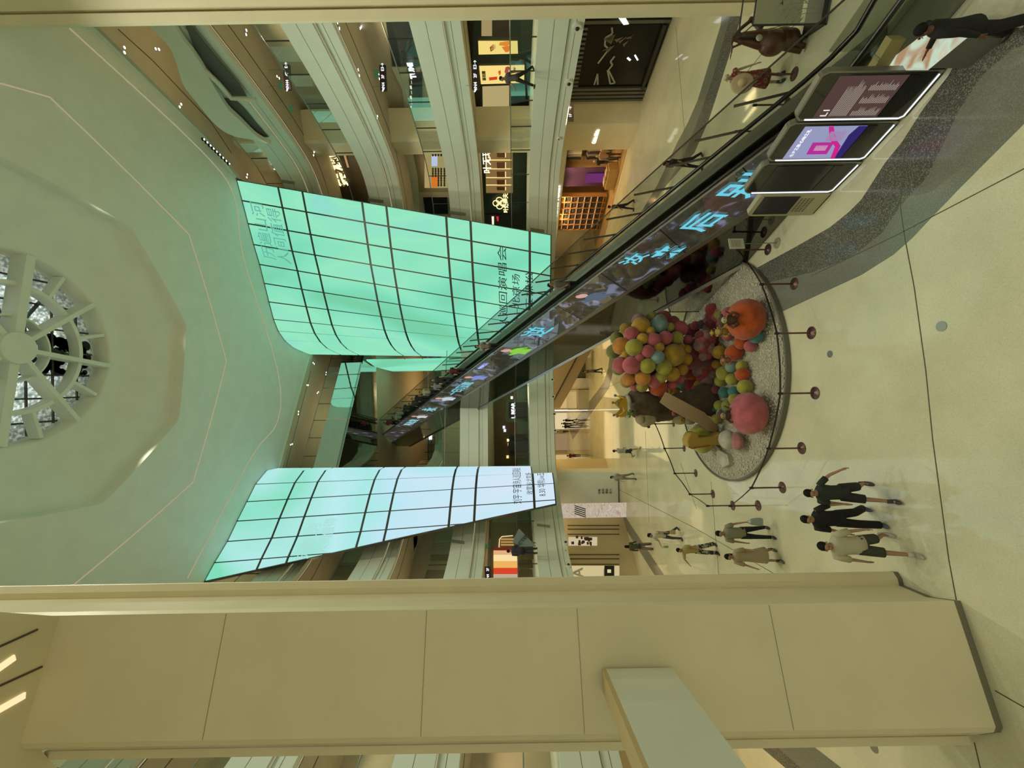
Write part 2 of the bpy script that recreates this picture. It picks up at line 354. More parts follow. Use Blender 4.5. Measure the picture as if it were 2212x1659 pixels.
# --- shop walls set back from the gallery edge
def walls(l, segs, mat=None):
    z0 = LV.get(l, 0); z1 = {1: 4.9, 2: 9.95, 3: 15.15, 4: 20.4, 5: ZC}[l]
    for nm, P in segs:
        mb = MB(); strip(mb, P, -.2, 0, z0, z1); kind(mb.build('wall_' + nm, mat or M['soffit']))
W1R = [(18.6, 2), (18.3, 13), (17.6, 20), (16.75, 24.9)]
W1C = [(16.4, 28.7), (12.6, 35.0)]
WUR = [(18.6, -2), (18.3, 13), (17.6, 20), (17.0, 24.5), (16.2, 28.5), (13.2, 33.5), (10.4, 36)]
WUL = [(-11.6, 31), (-13.6, 26), (-14.6, 20), (-15.6, 13), (-16.0, 4)]
walls(1, [('right', W1R)])
for l in (3, 4, 5): walls(l, [('right', WUR), ('left', WUL)])
walls(2, [('right', WUR[:3]), ('left', WUL)])
walls(4, [('back', [(9, 62), (-14, 62)])]); walls(3, [('back', [(10.4, 36), (5, 42), (-12, 42), (-11.6, 31)])]); walls(2, [('back', [(10.4, 36), (6, 44), (-12, 44), (-11.6, 31)])])
walls(5, [('back', [(10.4, 36), (7, 45), (-12, 45), (-11.6, 31)])])
# floors and ceilings of the deeper galleries behind the far edge
for l, P in ((2, [(4.2, 32.7), (9, 32.5), (11, 36), (6, 44), (-12, 44), (-13, 30), (-5.6, 32.0)]), (3, [(4.4, 33), (9, 32.5), (11, 36), (5, 42), (-12, 42), (-13, 30), (-5.4, 30.7)]),
             (4, [(4.3, 47.5), (9, 47.5), (9, 62), (-14, 62), (-14, 40), (-8.2, 48.5)])):
    f = LV[l]; kind(MB().prism(P, f - .3, f - .02).build('floor', M['floor'])); kind(MB().prism(P, f - 1.98, f - 1.75).build('ceiling', M['soffit']))
kind(MB().prism([(5, 38.6), (9, 33), (11, 36), (9, 62), (-14, 62), (-14, 34), (-9, 31), (-7.2, 38.6)], 20.62, 20.8).build('ceiling', M['soffit']))
# --- structural columns on the right wing
for l, z0, z1 in ((1, 0, 4.9), (2, 6.7, 9.95), (3, 11.9, 15.15), (4, 17.1, 20.4), (5, 22.3, ZC)):
    c = [(16.75, 24.9), (15.75, 25.2), (15.65, 25.35), (15.5, 27.6), (15.6, 27.75), (17.0, 28.6), (18.0, 26)]
    if l > 1: c = [(16.5, 24.6), (14.9, 25.0), (14.8, 25.15), (14.9, 26.7), (15.0, 26.85), (16.6, 27.2)]
    kind(MB().prism(c, z0, z1).build('wall_right', M['column']))
# --- great ceiling with octagonal recess
KC = Vector((1.63, 15.3)); a0 = math.radians(29)
def octr(R, th, rot=a0):
    k = (th - rot) % (math.pi / 4) - math.pi / 8
    return R * math.cos(math.pi / 8) / math.cos(k)
NA = 96
def ring(Rf, z, n=NA):
    return [Vector((KC.x + Rf(2 * math.pi * i / n) * math.cos(2 * math.pi * i / n), KC.y + Rf(2 * math.pi * i / n) * math.sin(2 * math.pi * i / n), z)) for i in range(n)]
def boxr(th, x0=-16.0, x1=19.0, y0=-8.0, y1=45.0):
    c, s = math.cos(th), math.sin(th); r = []
    if c > 1e-6: r.append((x1 - KC.x) / c)
    if c < -1e-6: r.append((x0 - KC.x) / c)
    if s > 1e-6: r.append((y1 - KC.y) / s)
    if s < -1e-6: r.append((y0 - KC.y) / s)
    return min(r)
def rnd(R, k):   # softened octagon: blend towards the circle
    return lambda th: octr(R, th) * (1 - k) + R * .965 * k
mb = MB(); mb.rings([ring(boxr, ZC), ring(rnd(6.55, .12), ZC)], cap=False)
mb.rings([ring(rnd(6.55, .12), ZC), ring(rnd(6.5, .15), ZC + .06), ring(rnd(6.42, .2), ZC + .42)], cap=False)
kind(mb.build('ceiling', M['plaster'], smooth='auto'))
mb = MB(); mb.rings([ring(rnd(6.42, .2), ZC + .42), ring(rnd(6.35, .3), ZC + .5), ring(rnd(6.0, .5), ZC + .58), ring(rnd(5.3, .9), ZC + .72), ring(lambda t: 4.75, ZC + .98), ring(lambda t: 4.3, ZC + 1.3), ring(lambda t: 3.95, ZC + 1.42), ring(lambda t: 3.7, ZC + 1.42), ring(lambda t: 3.58, ZC + 1.5), ring(lambda t: 3.56, ZC + 3.6)], cap=False)
kind(mb.build('ceiling', M['plaster'], smooth=True))
# light line and steps in the ceiling
def ringline(R, rot, wd, z0, z1, mat, nm, k=.1):
    f = lambda th: octr(R, th, rot) * (1 - k) + R * .965 * k; g = lambda th: f(th) + wd
    kind(MB().rings([ring(f, z0), ring(g, z0), ring(g, z1), ring(f, z1)], closed=True, cap=False).build(nm, mat))
ringline(9.25, 0, .045, ZC - .02, ZC + .01, M['cove'], 'trim_80')
OUTER = [onz(x, y, ZC) for x, y in [(150, 60), (430, 320), (505, 420), (527, 560), (600, 800), (600, 910), (545, 985), (405, 1250)]]
OUT2 = [onz(x, y, ZC) for x, y in [(60, -60), (200, 62), (440, 297), (508, 384), (545, 520), (592, 690), (640, 745), (668, 765), (600, 1012), (580, 1013), (545, 1040), (440, 1258), (330, 1420)]]
mb = MB(); strip(mb, catmull(OUTER, 4), 0, .05, ZC - .02, ZC + .01); kind(mb.build('trim_81', M['cove']))
mb = MB(); strip(mb, [OUT2[0], OUT2[1], OUT2[2], OUT2[3]] , -.10, 0, ZC - .14, ZC + .01); strip(mb, OUT2[7:9], -.1, 0, ZC - .14, ZC + .01); kind(mb.build('trim_82', M['plaster']))
# gallery ceiling beyond the atrium edge hangs slightly lower
def gpoly(inner, outer, nm):
    kind(MB().prism(inner + outer, ZC - .30, ZC - .12).build('ceiling', M['soffit']))
i1 = [(p.x, p.y) for p in OUT2[:4]]
gpoly(i1, [(12.6, 27.6), (10, 30), (10.4, 36.2), (18.8, 30), (18.8, 4)], '')
i2 = [(p.x, p.y) for p in OUT2[7:9]]
gpoly(i2, [(-9, 31), (-12, 32), (-12, 45), (7, 45), (8, 36)], '')
for q, pl in enumerate([[(255, 62), (330, 130), (455, 262), (500, 330)], [(672, 800), (618, 1010)]]):
    mb = MB(); strip(mb, [onz(x, y, ZC - .3) for x, y in pl], 0, .05, ZC - .31, ZC - .28); kind(mb.build('trim_8%d' % (3 + q), M['groove']))
# walls closing the place behind and beside the camera, roof over everything
kind(MB().bx(18.8, 19.0, -8, 62, 0, 30).build('wall_right', M['soffit'])); kind(MB().bx(-16.4, -16.2, -8, 62, 0, 30).build('wall_left', M['soffit']))
kind(MB().bx(-16, 19, 62.2, 62.4, 0, 30).build('wall_back', M['soffit']))
# --- skylight: hub, spokes, ring beams, frosted glass
sk = thing('skylight', 'round wheel-shaped skylight with a hub, eight spokes and frosted glass in the ceiling', 'skylight', (KC.x, KC.y, 26.2))
def P3(r, th, z): return Vector((KC.x + r * math.cos(th), KC.y + r * math.sin(th), z))
MB().lathe([(.0, 26.15), (.58, 26.15), (.6, 26.2), (.6, 27.0), (0, 27.0)], (KC.x, KC.y, 0), 40).build('hub', M['plaster'], sk, smooth='auto')
for k in range(8):
    th = math.radians(8 + 45 * k); u = Vector((math.cos(th), math.sin(th), 0)); c = P3(2.05, th, 26.55)
    MB().box(c, (3.1, .17 if k % 4 else .3, .62), th).build('spoke', M['plaster'], sk)
    th2 = th + math.radians(22.5); MB().box(P3(2.95, th2, 26.62), (1.2, .13, .45), th2).build('short_spoke', M['plaster'], sk)
for R, wd, nm in ((2.35, .15, 'ring_beam'), (1.2, .07, 'inner_ring')):
    n = 64; MB().rings([[P3(r, 2 * math.pi * i / n, z) for i in range(n)] for r, z in ((R, 26.4), (R + wd, 26.4), (R + wd, 26.85), (R, 26.85))], closed=True, cap=False).build(nm, M['plaster'], sk, smooth='auto')
m, n_ = new_mat('frosted'); out = n_.nodes.new('ShaderNodeOutputMaterial'); mx = n_.nodes.new('ShaderNodeMixShader'); tr = n_.nodes.new('ShaderNodeBsdfTransparent'); df = n_.nodes.new('ShaderNodeBsdfTranslucent')
tcn = n_.nodes.new('ShaderNodeTexCoord'); no = n_.nodes.new('ShaderNodeTexNoise'); no.inputs['Scale'].default_value = 9; no.inputs['Detail'].default_value = 8; n_.links.new(tcn.outputs['Object'], no.inputs['Vector'])
rr = n_.nodes.new('ShaderNodeValToRGB'); rr.color_ramp.elements[0].position = .42; rr.color_ramp.elements[1].position = .6; rr.color_ramp.elements[0].color = (.35, .4, .38, 1); rr.color_ramp.elements[1].color = (1, 1, 1, 1)
n_.links.new(no.outputs[0], rr.inputs[0]); n_.links.new(rr.outputs[0], tr.inputs[0]); df.inputs[0].default_value = (.8, .82, .8, 1); mx.inputs[0].default_value = .25
n_.links.new(tr.outputs[0], mx.inputs[1]); n_.links.new(df.outputs[0], mx.inputs[2]); n_.links.new(mx.outputs[0], out.inputs[0]); M['frosted'] = m
MB().lathe([(0, 27.12), (3.56, 27.12), (3.56, 27.15), (0, 27.15)], (KC.x, KC.y, 0), 64).build('glass_pane', M['frosted'], sk)
mb = MB()
for k in range(-3, 4):
    L = math.sqrt(3.5 ** 2 - (k * .95) ** 2); mb.box((KC.x + k * .95, KC.y, 27.07), (.07, 2 * L, .07)); mb.box((KC.x, KC.y + k * .95, 27.07), (2 * L, .07, .06))
for a in (.6, 1.9, 2.7): mb.box((KC.x + .6, KC.y + .5, 27.05), (5.4, .1, .08), a)
mb.build('glazing_bars', M['dark_steel'], sk)
# dark spots printed on part of the glass
mb = MB(); rng = random.Random(3)
for _ in range(90):
    r = .1 + .13 * rng.random(); x = KC.x - .9 + 1.5 * rng.random(); y = KC.y + .8 + 2.5 * rng.random()
    if math.hypot(x - KC.x, y - KC.y) < 3.4: mb.lathe([(0, 27.095), (r, 27.095), (r, 27.10), (0, 27.10)], (x, y, 0), 12)
mb.build('printed_dots', M['black'], sk)
# --- spotlights in the gallery ceilings (pairs) and ceiling fittings
def zsof(l): return LV[l] - (2.05 if l > 2 else 1.9) + .04
dl = None
def downlight(p, where):
    global dl
    if dl is None:
        dl = thing('ceiling_spotlight', where, 'spotlight', (0, 0, 0), 0, 'recessed ceiling spotlights')
        mb = MB()
        for s in (-.11, .11): mb.lathe([(0, -.02), (.085, -.02), (.085, .005), (0, .005)], (s, 0, 0), 10)
        mb.build('housing', M['white'], dl, local=True); mb = MB()
        for s in (-.11, .11): mb.lathe([(0, -.028), (.05, -.028), (.05, -.02), (0, -.02)], (s, 0, 0), 10)
        mb.build('bulb', M['spotglow'], dl, local=True); dl.location = p; return dl
    return dup(dl, p, random.random() * 3, where)
for x, y in [(268, 108), (339, 106), (389, 228)]: downlight(onz(x, y, ZC - .3), 'bright twin spotlight in the brown ceiling above the wavy parapet')
for x, y in [(677, 785), (704, 807), (664, 832), (686, 848), (644, 892), (629, 960)]: downlight(onz(x, y, ZC - .3), 'twin spotlight in the ceiling above the gold restaurant front')
for x, y in [(531, 70), (600, 167)]: downlight(onz(x, y, zsof(5)), 'twin spotlight in the ceiling of the fourth-floor gallery')
for x, y in [(677, 332), (533, 380)]: downlight(onz(x, y, zsof(5) if x > 600 else ZC - .3), 'twin spotlight in the ceiling near the big screen corner')
for x, y in [(609, 82), (774, 157), (814, 254), (778, 60), (730, 55), (818, 165)]: downlight(onz(x, y, zsof(4) if x > 700 else zsof(5)), 'small twin spotlight in the right-hand gallery ceiling')
dup0 = None
# row of eight adjustable spots beside the ceiling edge
for k in range(9):
    x = 437 + (492 - 437) * k / 8; y = 301 + (354 - 301) * k / 8; p = onz(x, y, ZC - .3)
    t = thing('track_spotlight', 'small black-rimmed spotlight in the diagonal row at the ceiling edge', 'spotlight', p, 0, 'row of spotlights at the ceiling edge')
    MB().lathe([(0, p.z - .10), (.075, p.z - .10), (.09, p.z), (0, p.z)], (p.x, p.y, 0), 10).build('housing', M['black'], t); MB().lathe([(0, p.z - .11), (.045, p.z - .11), (.045, p.z - .1), (0, p.z - .1)], (p.x, p.y, 0), 10).build('bulb', M['spotglow'], t)
# --- ball nozzles on the second-floor edge
for x, y, s in [(1247, 60, 1), (1229, 180, 1), (1193, 820, .8), (1195, 857, .8), (1197, 894, .8), (1199, 930, .8), (1222, 1172, .9), (1228, 1221, .9), (1207, 300, .5)]:
    P = LOOPS[2][0]; best = None; r0 = pq(x, y)[0] / FPX
    for a, b in zip(P, P[1:]):
        ra, rb = a[0] / a[1] if a[1] > 1 else 9, b[0] / b[1] if b[1] > 1 else 9
        if (ra - r0) * (rb - r0) <= 0: best = (a, b); break
    if not best: continue
    a, b = best; d = (Vector(b) - Vector(a)).normalized(); nrm = Vector((-d.y, d.x, 0)); p = onw(x, y, a, b); p = p + nrm * .0
    t = thing('ball_nozzle', 'round ball-jet air nozzle in the edge of the second-floor slab', 'air nozzle', p, 0, 'ball-jet nozzles along the second-floor slab'); rt = Vector((d.x, d.y, 0))
    def disc(r, o1, o2, nn=20): return [[p + nrm * o + (rt * math.cos(2 * math.pi * k / nn) + Vector((0, 0, 1)) * math.sin(2 * math.pi * k / nn)) * q for k in range(nn)] for q, o in ((r, o1), (r * .92, o2))]
    MB().rings(disc(.2 * s, -.1, .04)).build('collar', M['fascia'], t); MB().ball(p + nrm * .03, .09 * s, 12, 8).build('ball', M['black'], t, smooth=True)
# ================================================================ GIANT CURVED SCREENS
M['led_right'] = ramp_glow('led_right', [(.30, (.17, .56, .34)), (.42, (.20, .66, .45)), (.52, (.27, .72, .47)), (.60, (.24, .66, .52)), (.70, (.33, .66, .60))], 1.12, .16, 2.0, (1, 1, .6))
M['led_left'] = ramp_glow('led_left', [(.10, (.66, .80, .92)), (.32, (.52, .80, .90)), (.48, (.40, .82, .78)), (.62, (.50, .84, .86)), (.80, (.22, .74, .50))], 1.0, .22, 1.4, (1, .6, .6), .8, (.036, -.30, .75))
M['ink'] = surf('ink', (.01, .05, .05), .6)
M['ink_soft'] = lit((.13, .45, .34), 1.0)
ZS = [5.4, 6.75, 10.4, 11.9, 15.6, 17.1, 20.8, 22.3, ZC]
def led(name, label, top, bot, smax, rowmin, mat, seamrows=ZS):
    T = thing(name, label, 'video screen', (bot[0].x, bot[0].y, ZS[0]))
    zt, zb = ZC, ZS[0]
    def S(s, z):
        i = min(int(s), len(top) - 2); f = s - i; a = bot[i].lerp(bot[i + 1], f); b = top[i].lerp(top[i + 1], f); k = (z - zb) / (zt - zb); p = a.lerp(b, k); return Vector((p.x, p.y, z))
    def N(s, z):
        e = S(min(s + .05, len(top) - 1), z) - S(max(s - .05, 0), z); n = Vector((-e.y, e.x, 0)).normalized()
        if n.dot(Vector((-S(s, z).x, -S(s, z).y, 0))) < 0: n = -n
        return n
    fr = MB(); cnt = 0
    for r in range(len(ZS) - 1):
        z0, z1 = ZS[r], ZS[r + 1]
        for i in range(rowmin(r), len(top) - 1):
            m0, m1 = smax(z0), smax(z1)
            cell = [(i, z0), (i + 1, z0), (i + 1, z1), (i, z1)]
            def clip(poly, mg):
                out = []
                lim = lambda q: q[0] - (m0 + (m1 - m0) * (q[1] - z0) / (z1 - z0)) + mg
                for a, b in zip(poly, poly[1:] + poly[:1]):
                    da, db = lim(a), lim(b)
                    if da <= 0: out.append(a)
                    if da * db < 0: t = da / (da - db); out.append((a[0] + (b[0] - a[0]) * t, a[1] + (b[1] - a[1]) * t))
                return out
            c = clip(cell, 0)
            if len(c) < 3: continue
            gx, gz = .036, .075
            c2 = clip([(i + gx, z0 + gz), (i + 1 - gx, z0 + gz), (i + 1 - gx, z1 - gz), (i + gx, z1 - gz)], .05)
            fr.ext([S(*q) - N(*q) * .02 for q in c], -N(i + .5, z0) * .16)
            if len(c2) >= 3:
                MB().ext([S(*q) + N(*q) * .03 for q in c2], -N(i + .5, z0) * .04).build('screen_panel', mat, T)
    fr.build('frame', M['dark_steel'], T)
    return T, S, N
topR = [onz(x, y, ZC) for x, y in [(510, 388), (522, 433), (535, 483), (547, 528), (560, 571), (570, 612), (580, 652), (590, 690), (600, 715), (614, 735), (632, 750), (652, 759), (668, 765)]]
yb = [508, 552, 597, 639, 678, 709, 731, 747, 756, 762, 767, 770, 773]; Yb = [25.6, 25.9, 26.3, 26.8, 27.5, 28.3, 29.3, 30.3, 31.3, 32.3, 33.3, 34.3, 35.2]
botR = [Vector((pq(1150, y)[0] / FPX * Y, Y, 0)) for y, Y in zip(yb, Yb)]
LR, SR, NR = led('led_wall', 'giant curved mint green video wall with dark grid lines, right of the escalator top', topR, botR, lambda z: 12, lambda r: 0, M['led_right'])
# its return wall running further back below the bridge
bk = [botR[-1] + Vector((0, 0, 0)), Vector((1.75, 37.5, 0)), Vector((1.62, 40, 0)), Vector((1.5, 43, 0))]
t = thing('led_wall', 'narrow mint green screen side running back under the mirrored bridge', 'video screen', (2, 38, 5.4))
for z0, z1 in zip(ZS[:6], ZS[1:6] + [20.4]):
    z1 = min(z1, 20.4)
    for a, b in zip(bk, bk[1:]):
        for u in range(3):
            p, q = a.lerp(b, u / 3 + .02), a.lerp(b, (u + 1) / 3 - .02)
            MB().ext([(p.x, p.y, z0 + .05), (q.x, q.y, z0 + .05), (q.x, q.y, z1 - .05), (p.x, p.y, z1 - .05)], (.12, 0, 0)).build('screen_panel', M['led_right'], t)
topL = [onz(x, y, ZC) for x, y in [(598, 1012), (575, 1017), (551, 1046), (532, 1084), (511, 1126), (490, 1170), (462, 1216), (437, 1262), (412, 1305)]]
yl = [1007, 1012, 1021, 1044, 1080, 1117, 1155, 1193, 1230]; Yl = [28.6, 28.0, 27.2, 26.3, 25.5, 24.8, 24.1, 23.5, 22.9]
botL = [Vector((pq(1190, y)[0] / FPX * Y, Y, 0)) for y, Y in zip(yl, Yl)]
LL, SL, NL = led('led_wall', 'giant curved pale aqua video wall with slanted left edge, beside the big pillar', topL, botL,
                 lambda z: 4.25 + (6.9 - 4.25) * (z - 5.4) / (ZC - 5.4), lambda r: 2 if r == 0 else 0, M['led_left'])
def curved_text(s, S, N, T, s0, s1, zmid, size, mat, flip=False, outline=False, off=.05):
    vs, fs = wrap_text(s, 1.0, 0.0, 'LEFT'); x0 = min(v.x for v in vs); x1 = max(v.x for v in vs); out = []
    for v in vs:
        u = s0 + (s1 - s0) * (v.x - x0) / (x1 - x0); z = zmid + v.y * size; p = S(u, z) + N(u, z) * off; out.append(p)
    return MB().add(out, fs).build('lettering', mat, T)
curved_text('刘宇·宇宙诗人巡回演唱会', SR, NR, LR, 9.2, 1.0, 8.45, .62, M['ink'])
curved_text('收官站—北京场', SR, NR, LR, 6.4, 2.2, 7.6, .55, M['ink'])
curved_text('8.30 华熙Live五棵松', SR, NR, LR, 7.6, 2.0, 6.75, .55, M['ink'])
curved_text('历遍山河', SR, NR, LR, 3.6, .95, 23.9, .95, M['ink_soft'])
curved_text('人间值得', SR, NR, LR, 3.7, 1.1, 22.9, .95, M['ink_soft'])
curved_text('刘宇·宇宙诗人巡回演唱会', SL, NL, LL, 4.1, 1.0, 7.75, .62, M['ink'])
curved_text('收官站 北京场', SL, NL, LL, 3.6, 2.0, 6.95, .5, M['ink'])
curved_text('8.30 华熙Live五', SL, NL, LL, 3.75, 2.05, 6.2, .55, M['ink'])
curved_text('历遍山河', SL, NL, LL, 6.2, 4.4, 19.9, .8, lit((.42, .72, .68), 1.0))
curved_text('人间值得', SL, NL, LL, 6.0, 4.2, 19.0, .8, lit((.42, .72, .68), 1.0))

# ================================================================ MIRROR-CLAD FIFTH-FLOOR BRIDGE
PA = onz(743, 762, 22.35); PB = onz(676, 1014, 22.35); PC = onz(793, 762, 20.6); PD = onz(738, 1012, 20.6)
t = thing('bridge', 'mirror-polished steel bridge between the two big screens, reflecting the green one', 'bridge', (PB.x, PB.y, 20.6))
A0, B0 = Vector((PA.x, PA.y)), Vector((PB.x, PB.y)); ud = (A0 - B0).normalized(); nn = Vector((-ud.y, ud.x))
if nn.y < 0: nn = -nn
A1 = A0 + ud * .2; B1 = B0 - ud * .6
MB().ext([(A1.x, A1.y, 20.6), (B1.x, B1.y, 20.6), (B1.x, B1.y, 22.35), (A1.x, A1.y, 22.35)], (nn.x * .12, nn.y * .12, 0)).build('fascia', M['mirror'], t)
MB().prism([(A1.x, A1.y), (B1.x, B1.y), (-8.5, 33.0), (-8.5, 38.4), (2.9, 38.4), (3.6, 36.4)], 20.55, 20.75).build('soffit', M['mirror'], t)
MB().prism([(A1.x + nn.x * .13, A1.y + nn.y * .13), (B1.x + nn.x * .13, B1.y + nn.y * .13), (-8.5, 33.0), (-8.5, 45), (3.9, 45), (3.6, 36.4)], 20.76, 22.3).build('deck', M['fascia'], t)
P5 = [A1 + nn * .1, B1 + nn * .1]
balustrade(5, P5, 'glass balustrade along the mirror-clad bridge on the fifth floor', 1.5, 1.15)
# mirrored box under the soffit where the escalator comes up
# gold restaurant front on the fifth floor behind the bridge
def face(pix, P, Q, off=0.0): return [onw(x, y, P, Q, off) for x, y in pix]
GP, GQ = (5.5, 44.0), (-7.5, 37.5)
gn = Vector((-(GQ[1] - GP[1]), GQ[0] - GP[0], 0)).normalized()
if gn.y < 0: gn = -gn
t = thing('restaurant_front', 'gold restaurant front with a glowing round-cornered sign on the top floor', 'shopfront', (-1, 40.5, 22.3))
gold = paint((.30, .235, .05), .35, .5)
MB().ext(face([(722, 830), (760, 830), (700, 1010), (655, 1010)], GP, GQ), gn * .2).build('wall_panel', gold, t)
MB().ext(face([(668, 901), (730, 898), (700, 975), (647, 975), (645, 965), (660, 908)], GP, GQ, .35), gn * .25).build('sign_panel', paint((.36, .28, .05), .4, .3), t)
mb = MB(); ed = face([(735, 900), (670, 900), (662, 908), (645, 968), (648, 977), (695, 977)], GP, GQ, .42); mb.tube(ed, .055, 6); mb.build('light_line', M['warm'], t)
cc = onw(688, 938, GP, GQ, .42); rt = Vector((GP[0] - GQ[0], GP[1] - GQ[1], 0)).normalized()
def flatdisc(c, r, rt, nrm, th=.05, n=28, up=Vector((0, 0, 1))): return [[c + (rt * math.cos(2 * math.pi * k / n) + up * math.sin(2 * math.pi * k / n)) * q + nrm * o for k in range(n)] for q, o in ((0.001, 0), (r, 0), (r, th), (.001, th))]
MB().rings(flatdisc(cc, .46, rt, -gn)).build('badge', M['warm'], t)
MB().rings([[cc - gn * .07 + (rt * math.cos(a) + Vector((0, 0, 1)) * math.sin(a)) * r for a in [2 * math.pi * k / 20 for k in range(20)]] for r in (.2, .25)], cap=False).build('emblem', gold, t)
text('CHUN LI YUAN', onw(667, 935, GP, GQ, .43), rt, (0, 0, 1), .42, M['warm'], t, sx=.85)
for x, y in [(714, 815), (710, 850)]: pass
t = thing('potted_tree', 'dark bushy indoor tree behind the top-floor balustrade near the gold front', 'plant', onz(755, 840, 22.3))
rng = random.Random(5); mb = MB(); c = onY(722, 850, 40)
for _ in range(120): mb.ball(c + Vector((rng.gauss(0, .45), rng.gauss(0, .3), rng.gauss(.2, .5))), .08 + .08 * rng.random(), 5, 4)
mb.build('foliage', paint((.03, .06, .035), .7), t); MB().tube([(c.x, c.y, 22.3), c], .05).build('trunk', M['bronze'], t)

# ================================================================ THE LONG ESCALATOR
DX, DZ, EY = -.340, .619, 14.09
def L(X, z, t): return Vector((X + DX * t, EY + t, z + DZ * t))
TE = 26.4
es = thing('escalator', 'very long escalator crossing the atrium with a picture screen along its side', 'escalator', (5.6, 9, 0))
def side(a, b, t0, t1, thick, mb=None):
    """wall band between cross-section points a=(X,z), b=(X,z)"""
    mb = mb or MB(); q = [L(*a, t0), L(*a, t1), L(*b, t1), L(*b, t0)]; return mb.ext(q, Vector((.947, .322, 0)) * thick)
# underside cladding: from floor contact up
tfl = lambda z: -z / DZ
MB().ext([L(3.94, 0, 0), L(3.94, 0, 31), L(4.0, 2.55, TE + .5 + 4), L(4.0, 2.55, tfl(2.55))], (.05, .02, 0)).build('cladding', M['dark_mirror'], es)
mb = MB(); mb.tube([L(3.93, .06, 0), L(3.93, .06, 31)], .09, 4); mb.build('bottom_rail', M['steel'], es)
mb = MB(); side((3.96, 2.45), (3.97, 2.66), tfl(2.45), TE + 4, .10, mb); mb.build('edge_rail', M['steel'], es)
for tt in range(0, 27, 3): pass
# picture screen behind bolted glass
ms, n_ = new_mat('picture_screen'); out = n_.nodes.new('ShaderNodeOutputMaterial'); e = n_.nodes.new('ShaderNodeEmission'); tcn = n_.nodes.new('ShaderNodeTexCoord')
vo = n_.nodes.new('ShaderNodeTexNoise'); vo.inputs['Scale'].default_value = 1.1; vo.inputs['Detail'].default_value = 5; vo.inputs['Distortion'].default_value = 1.5; n_.links.new(tcn.outputs['Object'], vo.inputs['Vector'])
rr = n_.nodes.new('ShaderNodeValToRGB'); rr.color_ramp.elements[0].position = .40; rr.color_ramp.elements[0].color = (.028, .026, .016, 1); rr.color_ramp.elements[1].position = .66; rr.color_ramp.elements[1].color = (.16, .17, .26, 1)
x_ = rr.color_ramp.elements.new(.58); x_.color = (.045, .043, .035, 1)
n_.links.new(vo.outputs[0], rr.inputs[0]); n_.links.new(rr.outputs[0], e.inputs[0]); gl = n_.nodes.new('ShaderNodeBsdfGlossy'); gl.inputs['Roughness'].default_value = .04; gl.inputs[0].default_value = (.17, .18, .17, 1)
ad = n_.nodes.new('ShaderNodeAddShader'); n_.links.new(e.outputs[0], ad.inputs[0]); n_.links.new(gl.outputs[0], ad.inputs[1]); n_.links.new(ad.outputs[0], out.inputs[0]); M['pic'] = ms
SLO, SHI = (4.0, 2.66), (4.1, 4.42)
MB().ext([L(*SLO, tfl(2.66)), L(*SLO, TE + 2), L(*SHI, TE), L(*SHI, -4.6), L(4.08, 3.6, -5.6)], (.06, .02, 0)).build('picture_screen', M['pic'], es)
def SP(t, v, off=.02):   # point on the side screen: t along, v 0..1 up
    p = L(SLO[0] + (SHI[0] - SLO[0]) * v, SLO[1] + (SHI[1] - SLO[1]) * v, t); return p - Vector((.947, .322, 0)) * off
bo = MB()
for k in range(-2, 13):
    t0 = k * 2.15 - .6
    if t0 < -4: continue
    a, b = SP(t0, 0), SP(t0 - .95, 1); u = (SP(t0 + .012, 0) - SP(t0 - .012, 0)); MB().ext([a - u * .5, a + u * .5, b + u * .5, b - u * .5], (-.01, 0, 0)).build('glass_joint', M['black'], es)
    for v in (.08, .92):
        for s in (-.18, .18): bo.ball(SP(t0 - .95 * v + s, v, .03), .028, 6, 5)
bo.build('bolt', M['steel'], es)
# pictures and characters shown on it
def on_screen(t, v, s, size, c, st=1.0):
    o = SP(t, v, .035); rt = Vector((-DX, -1, -DZ)).normalized(); rt = rt; up = (SP(t, 1) - SP(t, 0)).normalized(); nrm = rt.cross(up)
    # keep the characters facing out and upright in the slope direction
    return text(s, o, rt, up, size, lit(c, st), es, ext=.004, name='lettering', bold=.012)
cy = (.16, .62, .78)
on_screen(-3.2, .55, '别', 1.05, cy); on_screen(-1.9, .45, '后', .95, cy); on_screen(-.6, .3, '来', .8, cy); on_screen(-.2, .72, '汝', .7, cy)
on_screen(4.9, .6, '逆', 1.15, cy); on_screen(12.6, .5, '一日顶流', .75, (.22, .62, .72)); on_screen(17.2, .5, '永', 1.1, (.3, .7, .82)); on_screen(21.0, .5, '再出发', .8, (.3, .62, .72)); on_screen(8.9, .8, '宇宙诗人', .25, (.3, .35, .8), 1.4)
def figure(t, v, s, cloth_c, skin_c=(.62, .38, .32)):
    up = (SP(t, 1) - SP(t, 0)).normalized(); rt = Vector((-DX, -1, -DZ)).normalized(); nrm = Vector((-.947, -.322, 0)); c = SP(t, v, .035)
    P_ = lambda a, b: c + rt * a * s + up * b * s
    MB().add([P_(.30 * math.cos(a) * .7, .55 + .26 * math.sin(a)) for a in [2 * math.pi * k / 14 for k in range(14)]], [tuple(range(14))]).build('picture', lit(skin_c, 1), es)
    MB().add([P_(*q) for q in [(-.24, .60), (-.22, .8), (0, .92), (.24, .82), (.25, .6), (.18, .72), (-.12, .74)]], [tuple(range(7))]).build('picture', lit((.12, .05, .03), .8), es)
    MB().add([P_(*q) for q in [(-.08, .32), (.1, .32), (.34, .2), (.55, -.25), (.42, -.3), (.3, -.05), (.34, -.6), (-.42, -.62), (-.3, -.1), (-.62, .12), (-.66, .0), (-.34, -.25), (-.3, .2)]], [tuple(range(13))]).build('picture', lit(cloth_c, 1), es)
